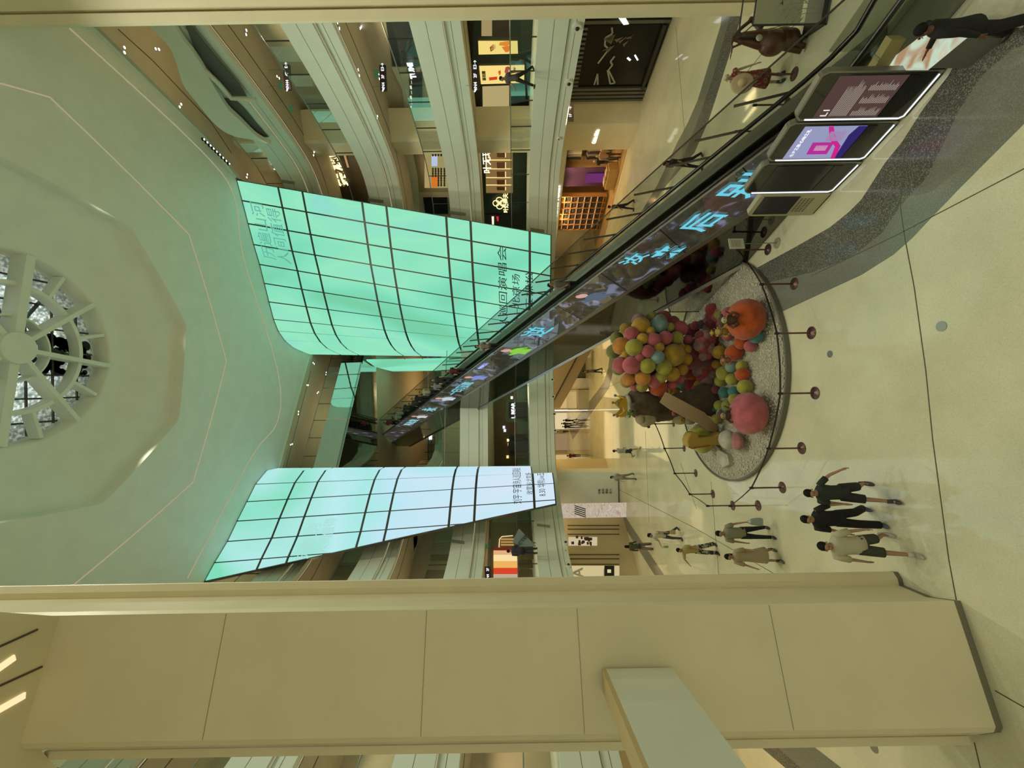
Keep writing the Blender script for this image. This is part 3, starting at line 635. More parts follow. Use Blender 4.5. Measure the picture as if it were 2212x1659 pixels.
figure(2.0, .5, .85, (.10, .13, .18)); figure(6.9, .45, 1.0, (.25, .62, .07)); figure(10.6, .5, .9, (.22, .28, .62)); figure(14.6, .5, .95, (.55, .62, .66)); figure(19.2, .5, .9, (.62, .6, .58))
# balustrade top deck, handrails, steps, inner glass
NR_, FRX = (4.22, 4.40), (5.22, 4.08)
def rail_path(X, z, off=0.0):
    pts = [L(X, z, TE), L(X, z, -4.6)]
    zz = z - 3.3 + .02
    e = L(X, z, -4.6)
    pts += [L(X, z, -5.1) + Vector((0, 0, .05)), L(X, z, -5.6) + Vector((0, 0, .2))]
    for s in (6.2, 7.2, 8.4, 9.6): q = L(X, z, -s); pts.append(Vector((q.x, q.y, max(zz, .9))))
    return pts
MB().tube(rail_path(*NR_), .055, 6).build('handrail', M['rubber'], es, smooth=True)
MB().tube(rail_path(*FRX), .055, 6).build('handrail', M['rubber'], es, smooth=True)
mb = MB(); side((4.16, 4.10), (4.18, 4.40), -5.2, TE, .05, mb); mb.build('dark_trim', M['black'], es)
mb = MB()
for X_, z0_, z1_ in ((5.24, 3.1, 4.0), (4.30, 3.4, 4.3)): mb.add([L(X_, z0_, -5.2), L(X_, z0_, TE), L(X_, z1_, TE), L(X_, z1_, -5.2)], [(0, 1, 2, 3)])
mb.build('inner_glass', M['glass_esc'], es)
mb = MB(); mb.ext([L(5.26, 3.30, -5.4), L(5.26, 3.30, TE), L(5.62, 3.3, TE), L(5.62, 3.3, -5.4)], (0, 0, .08)); mb.build('outer_deck', M['steel'], es)
mb = MB(); mb.ext([L(5.64, 3.3, -5.4), L(5.64, 3.3, TE), L(5.64, .2, TE), L(5.64, .2, tfl(.2)), L(5.64, 3.3, -5.4)], (.03, .01, 0)); mb.build('outer_cladding', M['dark_steel'], es)
mb = MB()
for k in range(0, 79):
    t0 = -5.15 + k * .4; a = L(4.34, 3.2, t0); b = L(5.2, 3.05, t0)
    z = a.z; mb.ext([(a.x, a.y, z), (b.x, b.y, z), (b.x + DX * .4, b.y + .4, z), (a.x + DX * .4, a.y + .4, z)], (0, 0, -.24))
mb.build('steps', M['dark_steel'], es)
mb = MB(); a, b = L(4.2, 0, -5.2), L(5.3, 0, -5.3); mb.ext([(a.x, a.y, .02), (b.x, b.y, .02), (b.x + 1.35, b.y - 4, .02), (a.x + 1.35, a.y - 4, .02)], (0, 0, .02)); mb.build('landing_plate', M['steel'], es)
for X in (4.2, 5.24):
    mb = MB(); mb.ext([L(X, 3.2, -5.2), L(X, 4.3, -5.2), Vector((X + .34 * 9.6, EY - 9.6, .95)), Vector((X + .34 * 9.6, EY - 9.6, .05))], (.03, .01, 0)); mb.build('newel_glass', M['glass_esc'], es)
# tall outer glass screen held by arms
gt, gb = (5.36, 5.10), (5.60, 3.38)
a, b, c, d = L(*gt, -6.4), L(*gt, TE), L(*gb, TE), L(*gb, -5.3)
MB().add([a, b, c, d, L(5.60, 3.38, -6.4) + Vector((0, 0, .7))], [(0, 1, 2, 3, 4)]).build('glass_screen', M['glass_esc'], es)
mb = MB(); mb.tube([a, b], .022, 6); mb.build('glass_edge', M['dark_steel'], es)
def lt_of(x, y, X):   # parameter t where the line through cross-section X passes image column y
    p, q = pq(x, y); r = p / FPX; return (X - r * EY) / (r - DX)
arms = [(1590, 228), (1500, 304), (1440, 359), (1380, 420), (1321, 473), (1272, 517), (1232, 548), (1194, 580), (1161, 609), (1132, 636), (1106, 660), (1083, 681), (1061, 700), (1040, 719)]
for k, (x, y) in enumerate(arms + [(1021 - 14.5 * j, 735 + 13.2 * j) for j in range(14)]):
    t0 = lt_of(x, y, 5.42)
    if t0 > TE - .3: continue
    a = L(5.40, 4.86, t0); b = L(5.3, 3.95, t0 - .42 * 1.0)
    MB().tube([a, b], .034, 5).build('glass_arm', M['dark_steel'], es)
MB().tube([L(*SHI, -4.6), L(*SHI, TE)], .025, 4).build('top_trim', M['warm'] if False else M['steel'], es)
# mirrored wedge under the foot
wf = thing('mirror_wedge', 'mirror-faced triangular panel under the escalator foot, reflecting the pebbles', 'panel', (3.9, 14.2, 0))
a, b = onz(1611, 571), onz(1517, 673); up = onY(1420, 673, b.y)
MB().ext([(a.x, a.y, .05), (b.x, b.y, .05), (b.x, b.y, 1.98)], (.04, .015, 0)).build('panel', surf('wedge_mirror', (.55, .55, .5), .04, 1.0), wf)
MB().tube([(a.x, a.y, .06), (b.x, b.y, .06), (b.x, b.y, 1.98)], .02, 5).build('edge', M['black'], wf)

# ================================================================ NEAR PILLARS, BEAM AND SOFFIT
big = thing('pillar', 'huge plain cream pillar filling the lower-left foreground', 'pillar', (-5.2, 7.6, 0))
A_ = [(-4.03, 7.45), (-5.79, 6.83), (-5.9, 6.86), (-6.16, 7.12), (-6.3, 7.9), (-6.2, 9.0), (-4.9, 9.2), (-4.28, 8.6), (-4.22, 7.95)]
MB().prism(A_, .12, 26).build('shaft', M['column'], big)
MB().prism([(Vector(p) * 1.0).to_tuple() for p in offset(A_ + [A_[0]], .0)][:-1], 0, .12).build('base', surf('base_stone', (.19, .18, .12), .5), big)
mb = MB(); mb.prism([(-4.10, 8.78), (-4.22, 8.74), (-4.36, 8.60), (-4.32, 8.52), (-4.16, 8.56), (-4.06, 8.66)], .1, 26); mb.build('fin', M['column'], big)
MB().prism([(-4.10, 8.78), (-4.22, 8.74), (-4.36, 8.60), (-4.32, 8.52), (-4.16, 8.56), (-4.06, 8.66)], 0, .1).build('fin_foot', surf('foot', (.16, .15, .10), .5), big)
mb = MB(); mb.prism([(-6.30, 7.26), (-6.42, 7.22), (-6.52, 7.36), (-6.40, 7.44)], .1, 16.3); mb.build('fin', M['column'], big)
mb = MB()
for z in (3.45, 6.9, 9.6, 13.2): mb.box(((-4.03 - 5.79) / 2 - .004, (7.45 + 6.83) / 2 - .006, z), (1.84, .006, .007), math.atan2(.62, 1.76))
mb.build('panel_joint', paint((.30, .26, .16), .6), big)
rp = thing('pillar', 'cream pillar edge running up along the right-hand border of the view', 'pillar', (12.9, 13, 0))
MB().prism([(12.10, 13.16), (12.35, 12.4), (15.2, 11.6), (15.6, 13.8), (12.3, 13.8)], 0, 26).build('shaft', M['column'], rp)
MB().prism([(11.88, 13.42), (12.02, 13.20), (12.16, 13.32), (12.1, 13.6), (11.95, 13.6)], 0, 26).build('fin', M['column'], rp)
# slab overhead on the left with warm cove lines
kind(MB().prism([(-4.05, 7.46), (-3.05, 5.9), (-2.9, -8), (-16.2, -8), (-16.2, 7.3), (-7.2, 7.6), (-5.9, 7.0)], 16.2, 17.1).build('ceiling', M['column']))
for k, pl in enumerate([[(-30, 1462), (30, 1420)], [(-30, 1548), (52, 1502)]]):
    P = [onz(x, y, 16.2) for x, y in pl]; mb = MB(); strip(mb, P, -.05, .05, 16.17, 16.21); kind(mb.build('trim_9%d' % k, M['warm']))
for k, pl in enumerate([[(-20, 1405), (80, 1360)], [(-20, 1490), (90, 1440)]]):
    P = [onz(x, y, 16.2) for x, y in pl]; mb = MB(); strip(mb, P, -.015, .015, 16.18, 16.21); kind(mb.build('trim_9%d' % (k + 3), M['groove']))
# edge beam of the camera-side gallery meeting the pillar
bt = thing('edge_beam', 'grey-green sloping-looking beam that meets the big pillar at lower left', 'beam', (-4.6, 5.6, 5.2))
f0, f1 = Vector((-4.87, 7.05)), Vector((-4.05, 2.2)); dd = (f1 - f0).normalized(); nb = Vector((dd.y, -dd.x))
if nb.x > 0: nb = -nb
MB().prism([f0, f1, f1 + nb * .34, f0 + nb * .34], 5.36, 6.48).build('beam', M['fascia'], bt)
MB().prism([f0 + nb * .0, f1 + nb * .0, f1 + nb * .36, f0 + nb * .36], 6.48, 6.55).build('top_strip', paint((.55, .44, .22), .5), bt)
# ================================================================ PEBBLE ISLAND WITH THE PLUSH SCULPTURE
IC = Vector((.35, 15.75)); IR = (4.08, 3.9)
def ell(k, n, s=1.0, z=0.0): a = 2 * math.pi * k / n; return Vector((IC.x + IR[0] * s * math.cos(a), IC.y + IR[1] * s * math.sin(a), z))
def inside(x, y, s=1.0): return ((x - IC.x) / (IR[0] * s)) ** 2 + ((y - IC.y) / (IR[1] * s)) ** 2 < 1
isl = thing('pebble_island', 'low egg-shaped island of cream pebbles with a grey kerb under the plush sculpture', 'display base', (IC.x, IC.y, 0))
N_ = 72
MB().rings([[ell(k, N_, s, z) for k in range(N_)] for s, z in ((1.0, 0), (1.0, .15), (.985, .155), (.985, 0))], closed=True, cap=False).build('kerb', surf('kerb', (.13, .125, .09), .5), isl)
mb = MB(); mb.rings([[ell(k, N_, s, z) for k in range(N_)] for s, z in ((.986, .0), (.986, .10), (.9, .12), (.5, .13), (.02, .13))], cap=False)
mb.build('pebble_bed', surf('pebble_bed', (.30, .28, .20), .8, c2=(.45, .42, .32), scale=30, bump=1.0, bscale=24), isl)
rng = random.Random(11); mb = MB()
for _ in range(7500):
    a = rng.random() * 2 * math.pi; s = math.sqrt(rng.random()) * .965; x = IC.x + IR[0] * s * math.cos(a); y = IC.y + IR[1] * s * math.sin(a)
    r = .022 + .02 * rng.random(); c = Vector((x, y, .125 + .012 * rng.random())); t = rng.random() * 3; u = Vector((math.cos(t), math.sin(t), 0)) * r * 1.3; v = Vector((-math.sin(t), math.cos(t), 0)) * r * .9
    b = [c + u, c + v, c - u, c - v, c + Vector((0, 0, r * .75))]; mb.add(b, [(0, 1, 4), (1, 2, 4), (2, 3, 4), (3, 0, 4)])
o = mb.build('pebbles', surf('pebble', (.46, .43, .32), .6, c2=(.58, .55, .43), scale=14, lo=.4, hi=.6), isl); o['kind'] = 'stuff'

PC = dict(gold=(.52, .30, .025), dgold=(.40, .25, .02), blue=(.23, .37, .34), pink=(.52, .12, .14), lime=(.40, .38, .05), olive=(.25, .25, .05), orange=(.60, .25, .035), ro=(.52, .085, .008), red=(.38, .06, .06),
          dred=(.27, .04, .055), mauve=(.36, .19, .19), plum=(.15, .08, .12), teal=(.05, .22, .20), green=(.18, .30, .03), white=(.52, .50, .40), lpink=(.50, .20, .19))
def felt(c):
    k = 'felt%s' % c
    if k not in M:
        b = PC[c]; M[k] = surf('felt', tuple(v * .62 for v in b), .95, c2=tuple(min(1, v * .95) for v in b), scale=3.2, bump=.55, bscale=55, sheen=.25, detail=6)
    return M[k]
rngb = random.Random(2)
def pom(parent, c, r, colr, n=18, m=12, sq=(1, 1, 1)):
    mb = MB(); mb.ball(c, [r * q for q in sq], n, m)
    c = Vector(c); mb.v = [c + (v - c) * (1 + rngb.uniform(-.018, .018)) for v in mb.v]
    return mb.build('pom_pom', felt(colr), parent, smooth=True)
cl = thing('pom_pom_tree', 'tall tree-like cluster of felt balls in pink, gold, lime and blue', 'plush sculpture', (1.0, 16.2, .15))
S1 = """625 330 145 gold|910 305 135 blue|475 455 118 pink|775 405 70 gold|650 530 92 gold|825 545 112 pink|1010 515 112 pink|1190 515 105 lime|1230 370 130 pink|1080 345 75 lime|515 670 138 lime|730 730 105 pink|910 665 82 gold|885 825 112 blue|1140 790 178 dgold|310 645 140 orange|240 520 105 olive|185 735 115 olive|475 950 142 pink|300 950 132 pink|725 960 125 lime|985 985 125 lime|1115 1090 122 gold|1275 1020 94 gold|1340 860 98 gold|1350 700 78 gold|435 1170 108 orange|655 1155 122 orange|640 1285 95 lime|840 1210 110 pink|935 1140 98 lime|890 1300 142 ro|940 1370 110 ro|1110 1255 88 pink|1265 1275 86 blue|1150 1395 92 gold|1370 1290 118 red|1235 1170 82 pink|1365 545 76 pink|1430 400 115 dred|600 830 70 pink|375 770 60 gold|380 370 95 dgold|980 205 125 dred|800 190 92 olive|590 240 112 mauve|930 235 100 olive|1130 270 105 dred|1430 1100 118 ro|1420 985 95 ro|260 1010 100 olive|390 1215 95 dgold|530 1290 80 pink|1270 640 50 gold|1090 1370 70 gold|1490 1170 95 ro"""
CYD = 16.35
for ln in S1.split('|'):
    a, b, r, c = ln.split(); px, py, pr = 1300 + int(a) / 7.373, 660 + int(b) / 7.373, int(r) / 7.373
    d = math.hypot((px - 1411) / 88, (py - 766) / 86); dep = CYD - 1.55 * math.sqrt(max(0, 1 - min(d, 1) ** 2)) * .93
    if d > .97: dep = CYD + .35
    p = onY(px, py, dep + .2); pom(cl, p, pr * dep / FPX * 1.03, c)
S2 = """1500 600 88 mauve|1612 530 82 mauve|1490 812 108 mauve|1600 930 120 mauve|1615 740 74 red|1705 850 92 mauve|1600 1140 92 red|1530 1360 102 red|1775 1100 64 mauve|1670 1210 92 mauve|1745 300 98 dred|1490 320 70 red|1890 310 82 pink|1800 440 105 dred|1690 360 80 mauve|1870 560 100 red|1780 560 110 dred|1590 740 90 mauve|1650 1040 90 red|1540 1265 70 gold|1640 1385 80 ro|1560 1040 110 mauve|1590 300 70 plum|1660 250 55 mauve|1870 120 85 pink|1750 60 95 red|2050 60 82 pink|1960 110 60 red|1730 170 80 red|1830 200 90 pink|1690 700 80 mauve|1750 950 85 red|1780 820 60 dred|1770 680 90 dred|1900 430 85 red"""
for ln in S2.split('|'):
    a, b, r, c = ln.split(); px, py, pr = 1300 + int(a) / 7.373, 660 + int(b) / 7.373, int(r) / 7.373
    dep = 16.5 - (px - 1500) / 80 * .9; pom(cl, onY(px, py, dep), pr * dep / FPX * 1.05, c)
for ln in """1640 620 95 dred|1720 560 85 red|1650 480 90 mauve|1580 560 85 pink|1700 650 85 mauve|1560 640 90 mauve|1610 700 75 red|1740 480 90 dred|1730 740 70 mauve|1680 790 70 red|1560 480 75 dred|1620 810 70 mauve""".split('|'):
    a, b, r, c = ln.split(); px, py, pr = 1300 + int(a) / 7.373, 660 + int(b) / 7.373, int(r) / 7.373; dep = 15.45; pom(cl, onY(px, py, dep), pr * dep / FPX * 1.05, c)
# fill behind so that the cluster is round from every side
for k in range(46):
    th = math.pi * (rngb.random()); ph = rngb.uniform(-1, 1); c = onY(1411, 766, CYD + .25); v = Vector((math.cos(th) * math.sqrt(1 - ph * ph), abs(math.sin(th)) * math.sqrt(1 - ph * ph) + .1, ph)).normalized()
    if len([o for o in kids(cl)]) > 96: break
    pom(cl, c + v * 1.12, .36, rngb.choice(['pink', 'gold', 'lime', 'blue', 'red', 'orange']), 12, 8)
MB().ball(onY(1411, 766, CYD + .2), 1.15, 16, 12).build('core', felt('dred'), cl, smooth=True)
MB().tube([onY(1420, 766, 16.4), onY(1540, 775, 16.2), Vector((.95, 16.2, .13))], [.7, .36, .34], 12).build('trunk', felt('dred'), cl, smooth=True)
# loose balls round the foot (each its own thing, sitting on the pebbles)
def gball(px, py, pr, c, label, sq=1.0, name='felt_ball', lift=.0):
    Y = 15.0
    for _ in range(12):
        r = pr * Y / FPX; z = .13 + r * .93 + lift; q = pq(px, py)[1]; Y = (H - z) * FPX / q
    p = onY(px, py, Y); rngl = random.Random(int(px * 7 + py)); mb = MB(); mb.ball(p, (r, r, r * sq), 20, 14); mb.v = [p + (v - p) * (1 + rngl.uniform(-.015, .015)) for v in mb.v]
    o = mb.build(name, felt(c), smooth=True); tag(o, label, 'plush ball', 'felt balls around the foot of the sculpture'); return o
big_o = None
def big_pom(pix, colr, label):
    """large shaggy ball given by centre, height and width in pixels"""
    px, py, hx, hy = pix; Y = 14.0
    for _ in range(12): rz = hx * Y / FPX; q = pq(px, py)[1]; Y = (H - (.13 + rz * .95)) * FPX / q
    p = onY(px, py, Y); rw = hy * Y / FPX; rg = random.Random(int(px)); mb = MB(); mb.ball(p, (rw, rw * .95, rz), 44, 30); mb.v = [p + (v - p) * (1 + rg.uniform(-.022, .03)) for v in mb.v]
    o = mb.build('felt_ball', felt(colr), smooth=True); tag(o, label, 'plush ball'); return p, rw, rz
po = big_pom((1611, 690, 37, 44), 'ro', 'largest bright orange felt ball at the front right of the pebble island')
pp = big_pom((1617, 893, 36, 45), 'pink', 'largest deep pink felt ball at the front of the pebble island')
gb = [(1633, 727, 15, 'teal', 'teal felt ball beside the big orange ball'), (1621, 748, 13, 'pink', 'pink felt ball between the teal ball and the pebbles'), (1602, 740, 15, 'ro', 'orange felt ball just behind the teal and pink balls'),
      (1585, 762, 18, 'ro', 'orange felt ball behind the blue-grey ball'), (1553, 761, 14.5, 'gold', 'golden felt ball left of the orange balls'), (1580, 792, 13, 'blue', 'blue-grey felt ball with a small figure on top'),
      (1602, 791, 12, 'lime', 'lime felt ball right next to the blue-grey ball'), (1563, 806, 15.5, 'lime', 'larger lime felt ball behind the blue-grey ball'), (1604, 809, 15, 'ro', 'orange felt ball between two lime balls at the front'),
      (1609, 836, 16, 'lime', 'bright lime felt ball next to the large pink ball'), (1581, 819, 13, 'lime', 'lime felt ball in the middle of the front row'), (1556, 823, 12, 'lime', 'dull lime felt ball behind the front row'),
      (1564, 848, 12, 'teal', 'teal felt ball of the pair, nearer to the bear'), (1585, 846, 12, 'teal', 'teal felt ball of the pair, nearer to the pebbles'), (1587, 862, 13, 'lime', 'lime felt ball touching the large pink ball'),
      (1554, 876, 11.5, 'lime', 'lime felt ball behind the bear sash end'), (1571, 876, 12, 'olive', 'olive felt ball behind the large pink ball'), (1541, 878, 12, 'teal', 'dark teal felt ball against the bear'),
      (1561, 893, 13, 'blue', 'grey-blue felt ball with a pink leaf on it'), (1548, 905, 11, 'lime', 'lime felt ball under the sash tip'), (1583, 905, 9, 'green', 'small green felt ball beside the large pink ball'),
      (1538, 858, 11, 'gold', 'golden felt ball low beside the bear'), (1546, 842, 9, 'dred', 'dark red felt ball low beside the bear'), (1572, 725, 12, 'pink', 'pink felt ball behind the big orange ball'), (1562, 690, 12, 'blue', 'blue-green felt ball left of the big orange ball'),
      (1573, 676, 13, 'pink', 'pink felt ball on top row behind the orange ball'), (1552, 681, 9, 'lime', 'small lime felt ball near the orange ball'), (1575, 706, 11, 'gold', 'golden felt ball tucked behind the orange ball'),
      (1567, 782, 10, 'gold', 'small golden felt ball in the middle of the heap'), (1548, 787, 10, 'gold', 'small golden felt ball at the back of the heap')]
for x, y, r, c, lb in gb: gball(x, y, r, c, lb)
# lime ball behind the yellow post
gball(1516, 947, 32, 'lime', 'big lime felt ball behind the mustard plush post', .78); gball(1527, 918, 12, 'green', 'small green felt ball leaning on the big lime ball')
# --- the bear
BY = 16.15
bear = thing('plush_bear', 'large brown plush bear with a gold crown and a cream sash, eyes closed', 'plush bear', (-.6, BY, .15))
brown = surf('fur', (.065, .042, .018), .95, c2=(.105, .068, .03), scale=5, bump=.9, bscale=60, sheen=.2); cream = surf('cream_fur', (.36, .29, .17), .95, bump=.6, bscale=60, sheen=.2)
mb = MB()
def bb(px, py, pr, dy=0.0, sq=(1, 1, 1)):
    Y = BY + dy; mb.ball(onY(px, py, Y), [pr * Y / FPX * q for q in sq], 20, 14)
bb(1386, 876, 31); bb(1378, 862, 24, .1); bb(1398, 890, 24); bb(1405, 866, 22, .1)                                  # head
bb(1426, 880, 17); bb(1447, 878, 25); bb(1470, 878, 31); bb(1495, 874, 34); bb(1517, 868, 32, .0); bb(1532, 868, 26)        # trunk
bb(1432, 900, 11, -.2); bb(1421, 905, 8, -.25); bb(1443, 897, 13, -.2); bb(1458, 890, 13, -.25)                      # arm raised to the chin
bb(1370, 878, 9, -.56); bb(1366, 852, 9, .2); bb(1372, 893, 7, -.4); bb(1540, 885, 16, -.1); bb(1548, 893, 12, -.2)
mb.ball((-.55, BY, .5), (.5, .45, .42), 16, 10); mb.ball((-.9, BY - .1, .35), (.3, .3, .25), 14, 10)
body = mb.build('body', brown, bear, smooth=True); md = body.modifiers.new('remesh', 'REMESH'); md.mode = 'VOXEL'; md.voxel_size = .045; md.use_smooth_shade = True
sm_ = body.modifiers.new('smooth', 'SMOOTH'); sm_.iterations = 6; sm_.factor = .5
mb = MB(); bb(1394, 907, 16, -.25, (1, .9, 1)); bb(1405, 906, 12, -.25); bb(1384, 905, 12, -.3); mb.build('face', cream, bear, smooth=True)
mb = MB(); bb(1401, 922, 3.4, -.35); mb.build('nose', paint((.05, .03, .02)), bear, smooth=True)
e0 = onY(1389, 907, BY - .58); mb = MB(); mb.tube([e0 + Vector((.10 * math.cos(a), -.02, -.055 * math.sin(a))) for a in [math.pi * k / 8 for k in range(9)]], .012, 5); mb.build('closed_eye', M['black'], bear)
mb = MB(); bb(1468, 903, 18, -.2, (.8, .8, 1)); bb(1488, 903, 18, -.25, (.8, .8, 1)); bb(1505, 899, 17, -.3, (.8, .8, 1)); mb.build('belly', cream, bear, smooth=True)
cw = onY(1353, 878, BY); R_ = .40; n = 40
MB().tube([cw + Vector((R_ * math.cos(2 * math.pi * k / n), R_ * math.sin(2 * math.pi * k / n), -.02)) for k in range(n)], .085, 8, closed=True).build('fur_band', felt('white'), bear, smooth=True)
g = surf('gold_felt', (.52, .31, .02), .7, bump=.3, bscale=50); mb = MB(); top = []
for k in range(n):
    a = 2 * math.pi * k / n; h = .16 + .24 * abs(((k % 8) / 8) * 2 - 1) ** 1.2; rr_ = R_ * (1 + .22 * h); top.append((a, h, rr_))
mb.rings([[cw + Vector((r * math.cos(a), r * math.sin(a), z)) for a, h, q in top] for r, z in ((R_, 0), (R_ - .03, 0))][:1] + [[cw + Vector((q * math.cos(a), q * math.sin(a), h)) for a, h, q in top], [cw + Vector(((q - .04) * math.cos(a), (q - .04) * math.sin(a), h)) for a, h, q in top], [cw + Vector(((R_ - .04) * math.cos(a), (R_ - .04) * math.sin(a), 0)) for a, h, q in top]], closed=True, cap=False)
mb.build('crown', g, bear)
for k in range(0, n, 8): a, h, q = top[k]; MB().ball(cw + Vector((q * math.cos(a), q * math.sin(a), h + .03)), .055, 10, 8).build('crown_ball', paint((.30, .17, .07) if k % 16 else (.14, .18, .15)), bear, smooth=True)
sash = MB(); path = [(1432, 858, -.85), (1455, 872, -1.0), (1485, 888, -1.05), (1515, 903, -1.0), (1535, 920, -.8), (1549, 930, -.6)]; wid = [13, 15, 15, 14, 12, 4]; rs = []
for (x, y, d), wpx in zip(path, wid):
    p = onY(x, y, BY + d); w_ = wpx * (BY + d) / FPX; a = Vector((.82, .10, -.52)).normalized() * w_; rs.append([p + a, p + a + Vector((0, .05, 0)), p - a + Vector((0, .05, 0)), p - a])
sash.rings(rs); sash.build('sash', surf('sash', (.38, .27, .155), .8, bump=.2), bear, smooth='auto')
MB().ball(onY(1455, 893, BY - .60), (.09, .05, .07), 10, 8).build('bow', felt('pink'), bear, smooth=True); mb = MB()
for a in range(5): c = onY(1473, 907, BY - .55); mb.ball(c + Vector((.06 * math.cos(a * 1.257), -.02, .06 * math.sin(a * 1.257))), .045, 8, 6)
mb.build('flower', felt('gold'), bear, smooth=True); mb = MB()
for a in range(4): c = onY(1360, 893, BY - .42); mb.ball(c + Vector((.09 * math.cos(a * 1.5), -.04, .09 * math.sin(a * 1.5))), (.08, .03, .05), 8, 6)
mb.build('leaf', felt('green'), bear, smooth=True)
# --- mustard plush post, fluffy hat-like heap, open book
def zoom2(x, y): return 1300 + x / 6.144, 830 + y / 6.144
pst = thing('plush_post', 'mustard yellow boot-shaped plush post standing on the fluffy white heap', 'plush prop', (-2.3, 15.3, .2))
Yp = 15.15; out_ = [(1128, 770), (1150, 700), (1180, 650), (1235, 632), (1285, 650), (1292, 705), (1400, 700), (1500, 690), (1560, 660), (1600, 640), (1640, 650), (1680, 720), (1712, 790), (1690, 835), (1620, 830), (1560, 800), (1440, 812), (1300, 835), (1200, 855), (1150, 830)]
pts = [onY(*zoom2(x, y), Yp) for x, y in out_]; mb = MB(); mb.ext(pts, (0, .5, 0)); o = mb.build('body', surf('mustard', (.40, .27, .05), .85, bump=.4, bscale=50), pst); bv = o.modifiers.new('bevel', 'BEVEL'); bv.width = .07; bv.segments = 3
mb = MB(); mb.tube([onY(*zoom2(x, y), Yp - .02) for x, y in [(1150, 832), (1200, 856), (1300, 836), (1440, 814)]], .02, 5); mb.build('red_edge', paint((.35, .04, .03)), pst)
gball(1572, 950, 21, 'white', 'fluffy white heap under the mustard post', .85, 'plush_heap', .12); gball(1591, 953, 20, 'lpink', 'flat rose-pink cushion under the fluffy white heap', .55, 'plush_cushion')
bk_ = thing('open_book', 'open white giant book lying on the pebbles beside the fluffy heap', 'book', (-3.0, 14.9, .14)); pg = [onz(*zoom2(x, y), .16) for x, y in [(1600, 870), (1720, 940), (1742, 1060), (1650, 1110), (1560, 900)]]
MB().prism([(p.x, p.y) for p in pg], .14, .30).build('page_block', felt('white'), bk_); pg = [onz(*zoom2(x, y), .16) for x, y in [(1545, 810), (1600, 870), (1640, 1100), (1590, 1060), (1555, 1030)]]
MB().prism([(p.x, p.y) for p in pg], .14, .24).build('page_block', felt('white'), bk_)
# --- small plush monkeys
def monkey(x, y, z, sc, label, fur=(.10, .05, .025), belly=(.30, .27, .15)):
    p = onY(x, y, 10) - Vector((0, 0, H)); k = (H - z) / -p.z; c = Vector((p.x * k, p.y * k, z)); t = thing('plush_monkey', label, 'plush toy', c); f = surf('toy_fur', fur, .95, bump=.5); b_ = surf('toy_face', belly, .9)
    mb = MB(); mb.ball(c + Vector((0, 0, .12)) * sc, Vector((.12, .1, .15)) * sc, 12, 8); mb.ball(c + Vector((0, 0, .36)) * sc, Vector((.13, .12, .12)) * sc, 12, 8)
    for s in (-1, 1):
        mb.ball(c + Vector((.14 * s, 0, .38)) * sc, .045 * sc, 8, 6); mb.tube([c + Vector((.1 * s, 0, .2)) * sc, c + Vector((.2 * s, -.08, .12)) * sc, c + Vector((.16 * s, -.16, .06)) * sc], .035 * sc, 6); mb.tube([c + Vector((.07 * s, 0, .02)) * sc, c + Vector((.13 * s, -.16, .02)) * sc], .045 * sc, 6)
    mb.tube([c + Vector((0, .08, .02)) * sc, c + Vector((.2, .15, .05)) * sc, c + Vector((.26, .12, .2)) * sc], .02 * sc, 5); mb.build('body', f, t, smooth=True)
    mb = MB(); mb.ball(c + Vector((0, -.07, .35)) * sc, Vector((.095, .07, .085)) * sc, 10, 8); mb.build('face', b_, t, smooth=True); mb = MB()
    for s in (-1, 1): mb.ball(c + Vector((.04 * s, -.135, .37)) * sc, .014 * sc, 6, 5)
    mb.build('eyes', M['black'], t)
monkey(1589, 692, 1.12, 1.15, 'small plush monkey with a cream face sitting on the big orange ball', belly=(.45, .42, .25)); monkey(1585, 897, 1.0, 1.1, 'small brown plush monkey sitting on the big pink ball')
monkey(1578, 778, .82, .7, 'tiny plush monkey on the blue-grey ball', (.30, .10, .07)); monkey(1573, 716, .8, .9, 'yellow plush monkey beside the big orange ball', (.40, .28, .06), (.45, .35, .12)); monkey(1552, 719, 1.0, .6, 'tiny golden plush monkey on the dark pink balls', (.42, .28, .05), (.45, .35, .12))

# ================================================================ BARRIER POSTS AND BELTS
mt = surf('post_metal', (.13, .065, .055), .3, .6)
def stanchion(p, label, group='belt barrier posts around the pebble island', a=0.0):
    t = thing('barrier_post', label, 'barrier post', p, a, group); x, y, z = p
    MB().lathe([(0, .0), (.17, .0), (.17, .012), (.05, .035), (.03, .05), (0, .05)], (0, 0, 0), 24).build('base', mt, t, smooth='auto', local=True)
    MB().lathe([(0, .04), (.025, .04), (.025, .9), (0, .9)], (0, 0, 0), 10).build('pole', mt, t, smooth='auto', local=True)
    MB().lathe([(0, .87), (.037, .87), (.037, .96), (.03, .975), (0, .975)], (0, 0, 0), 12).build('head', M['black'], t, smooth='auto', local=True); return t
sp = [(1659, 539), (1716, 613), (1753, 719), (1761, 849), (1732, 968), (1690, 1053), (1638, 1092), (1583, 1092), (1540, 1067), (1503, 1022), (1478, 968), (1455, 915)]
lb = ['by the white notice next to the escalator foot', 'over the dark floor band', 'nearest to the camera opposite the orange ball', 'at the front opposite the large pink ball', 'at the front left of the island', 'closest to the men in black',
      'at the left tip of the barrier, nearer one', 'at the left tip of the barrier, farther one', 'behind the left tip, over the bright floor reflection', 'on the far side behind the book', 'on the far side behind the yellow post', 'on the far side behind the bear']
SPT = [onz(x, y) for x, y in sp]
st0 = stanchion(SPT[0], 'dark red-brown belt barrier post ' + lb[0])
for p, q in zip(SPT[1:], lb[1:]): dup(st0, p, 0, 'dark red-brown belt barrier post ' + q)
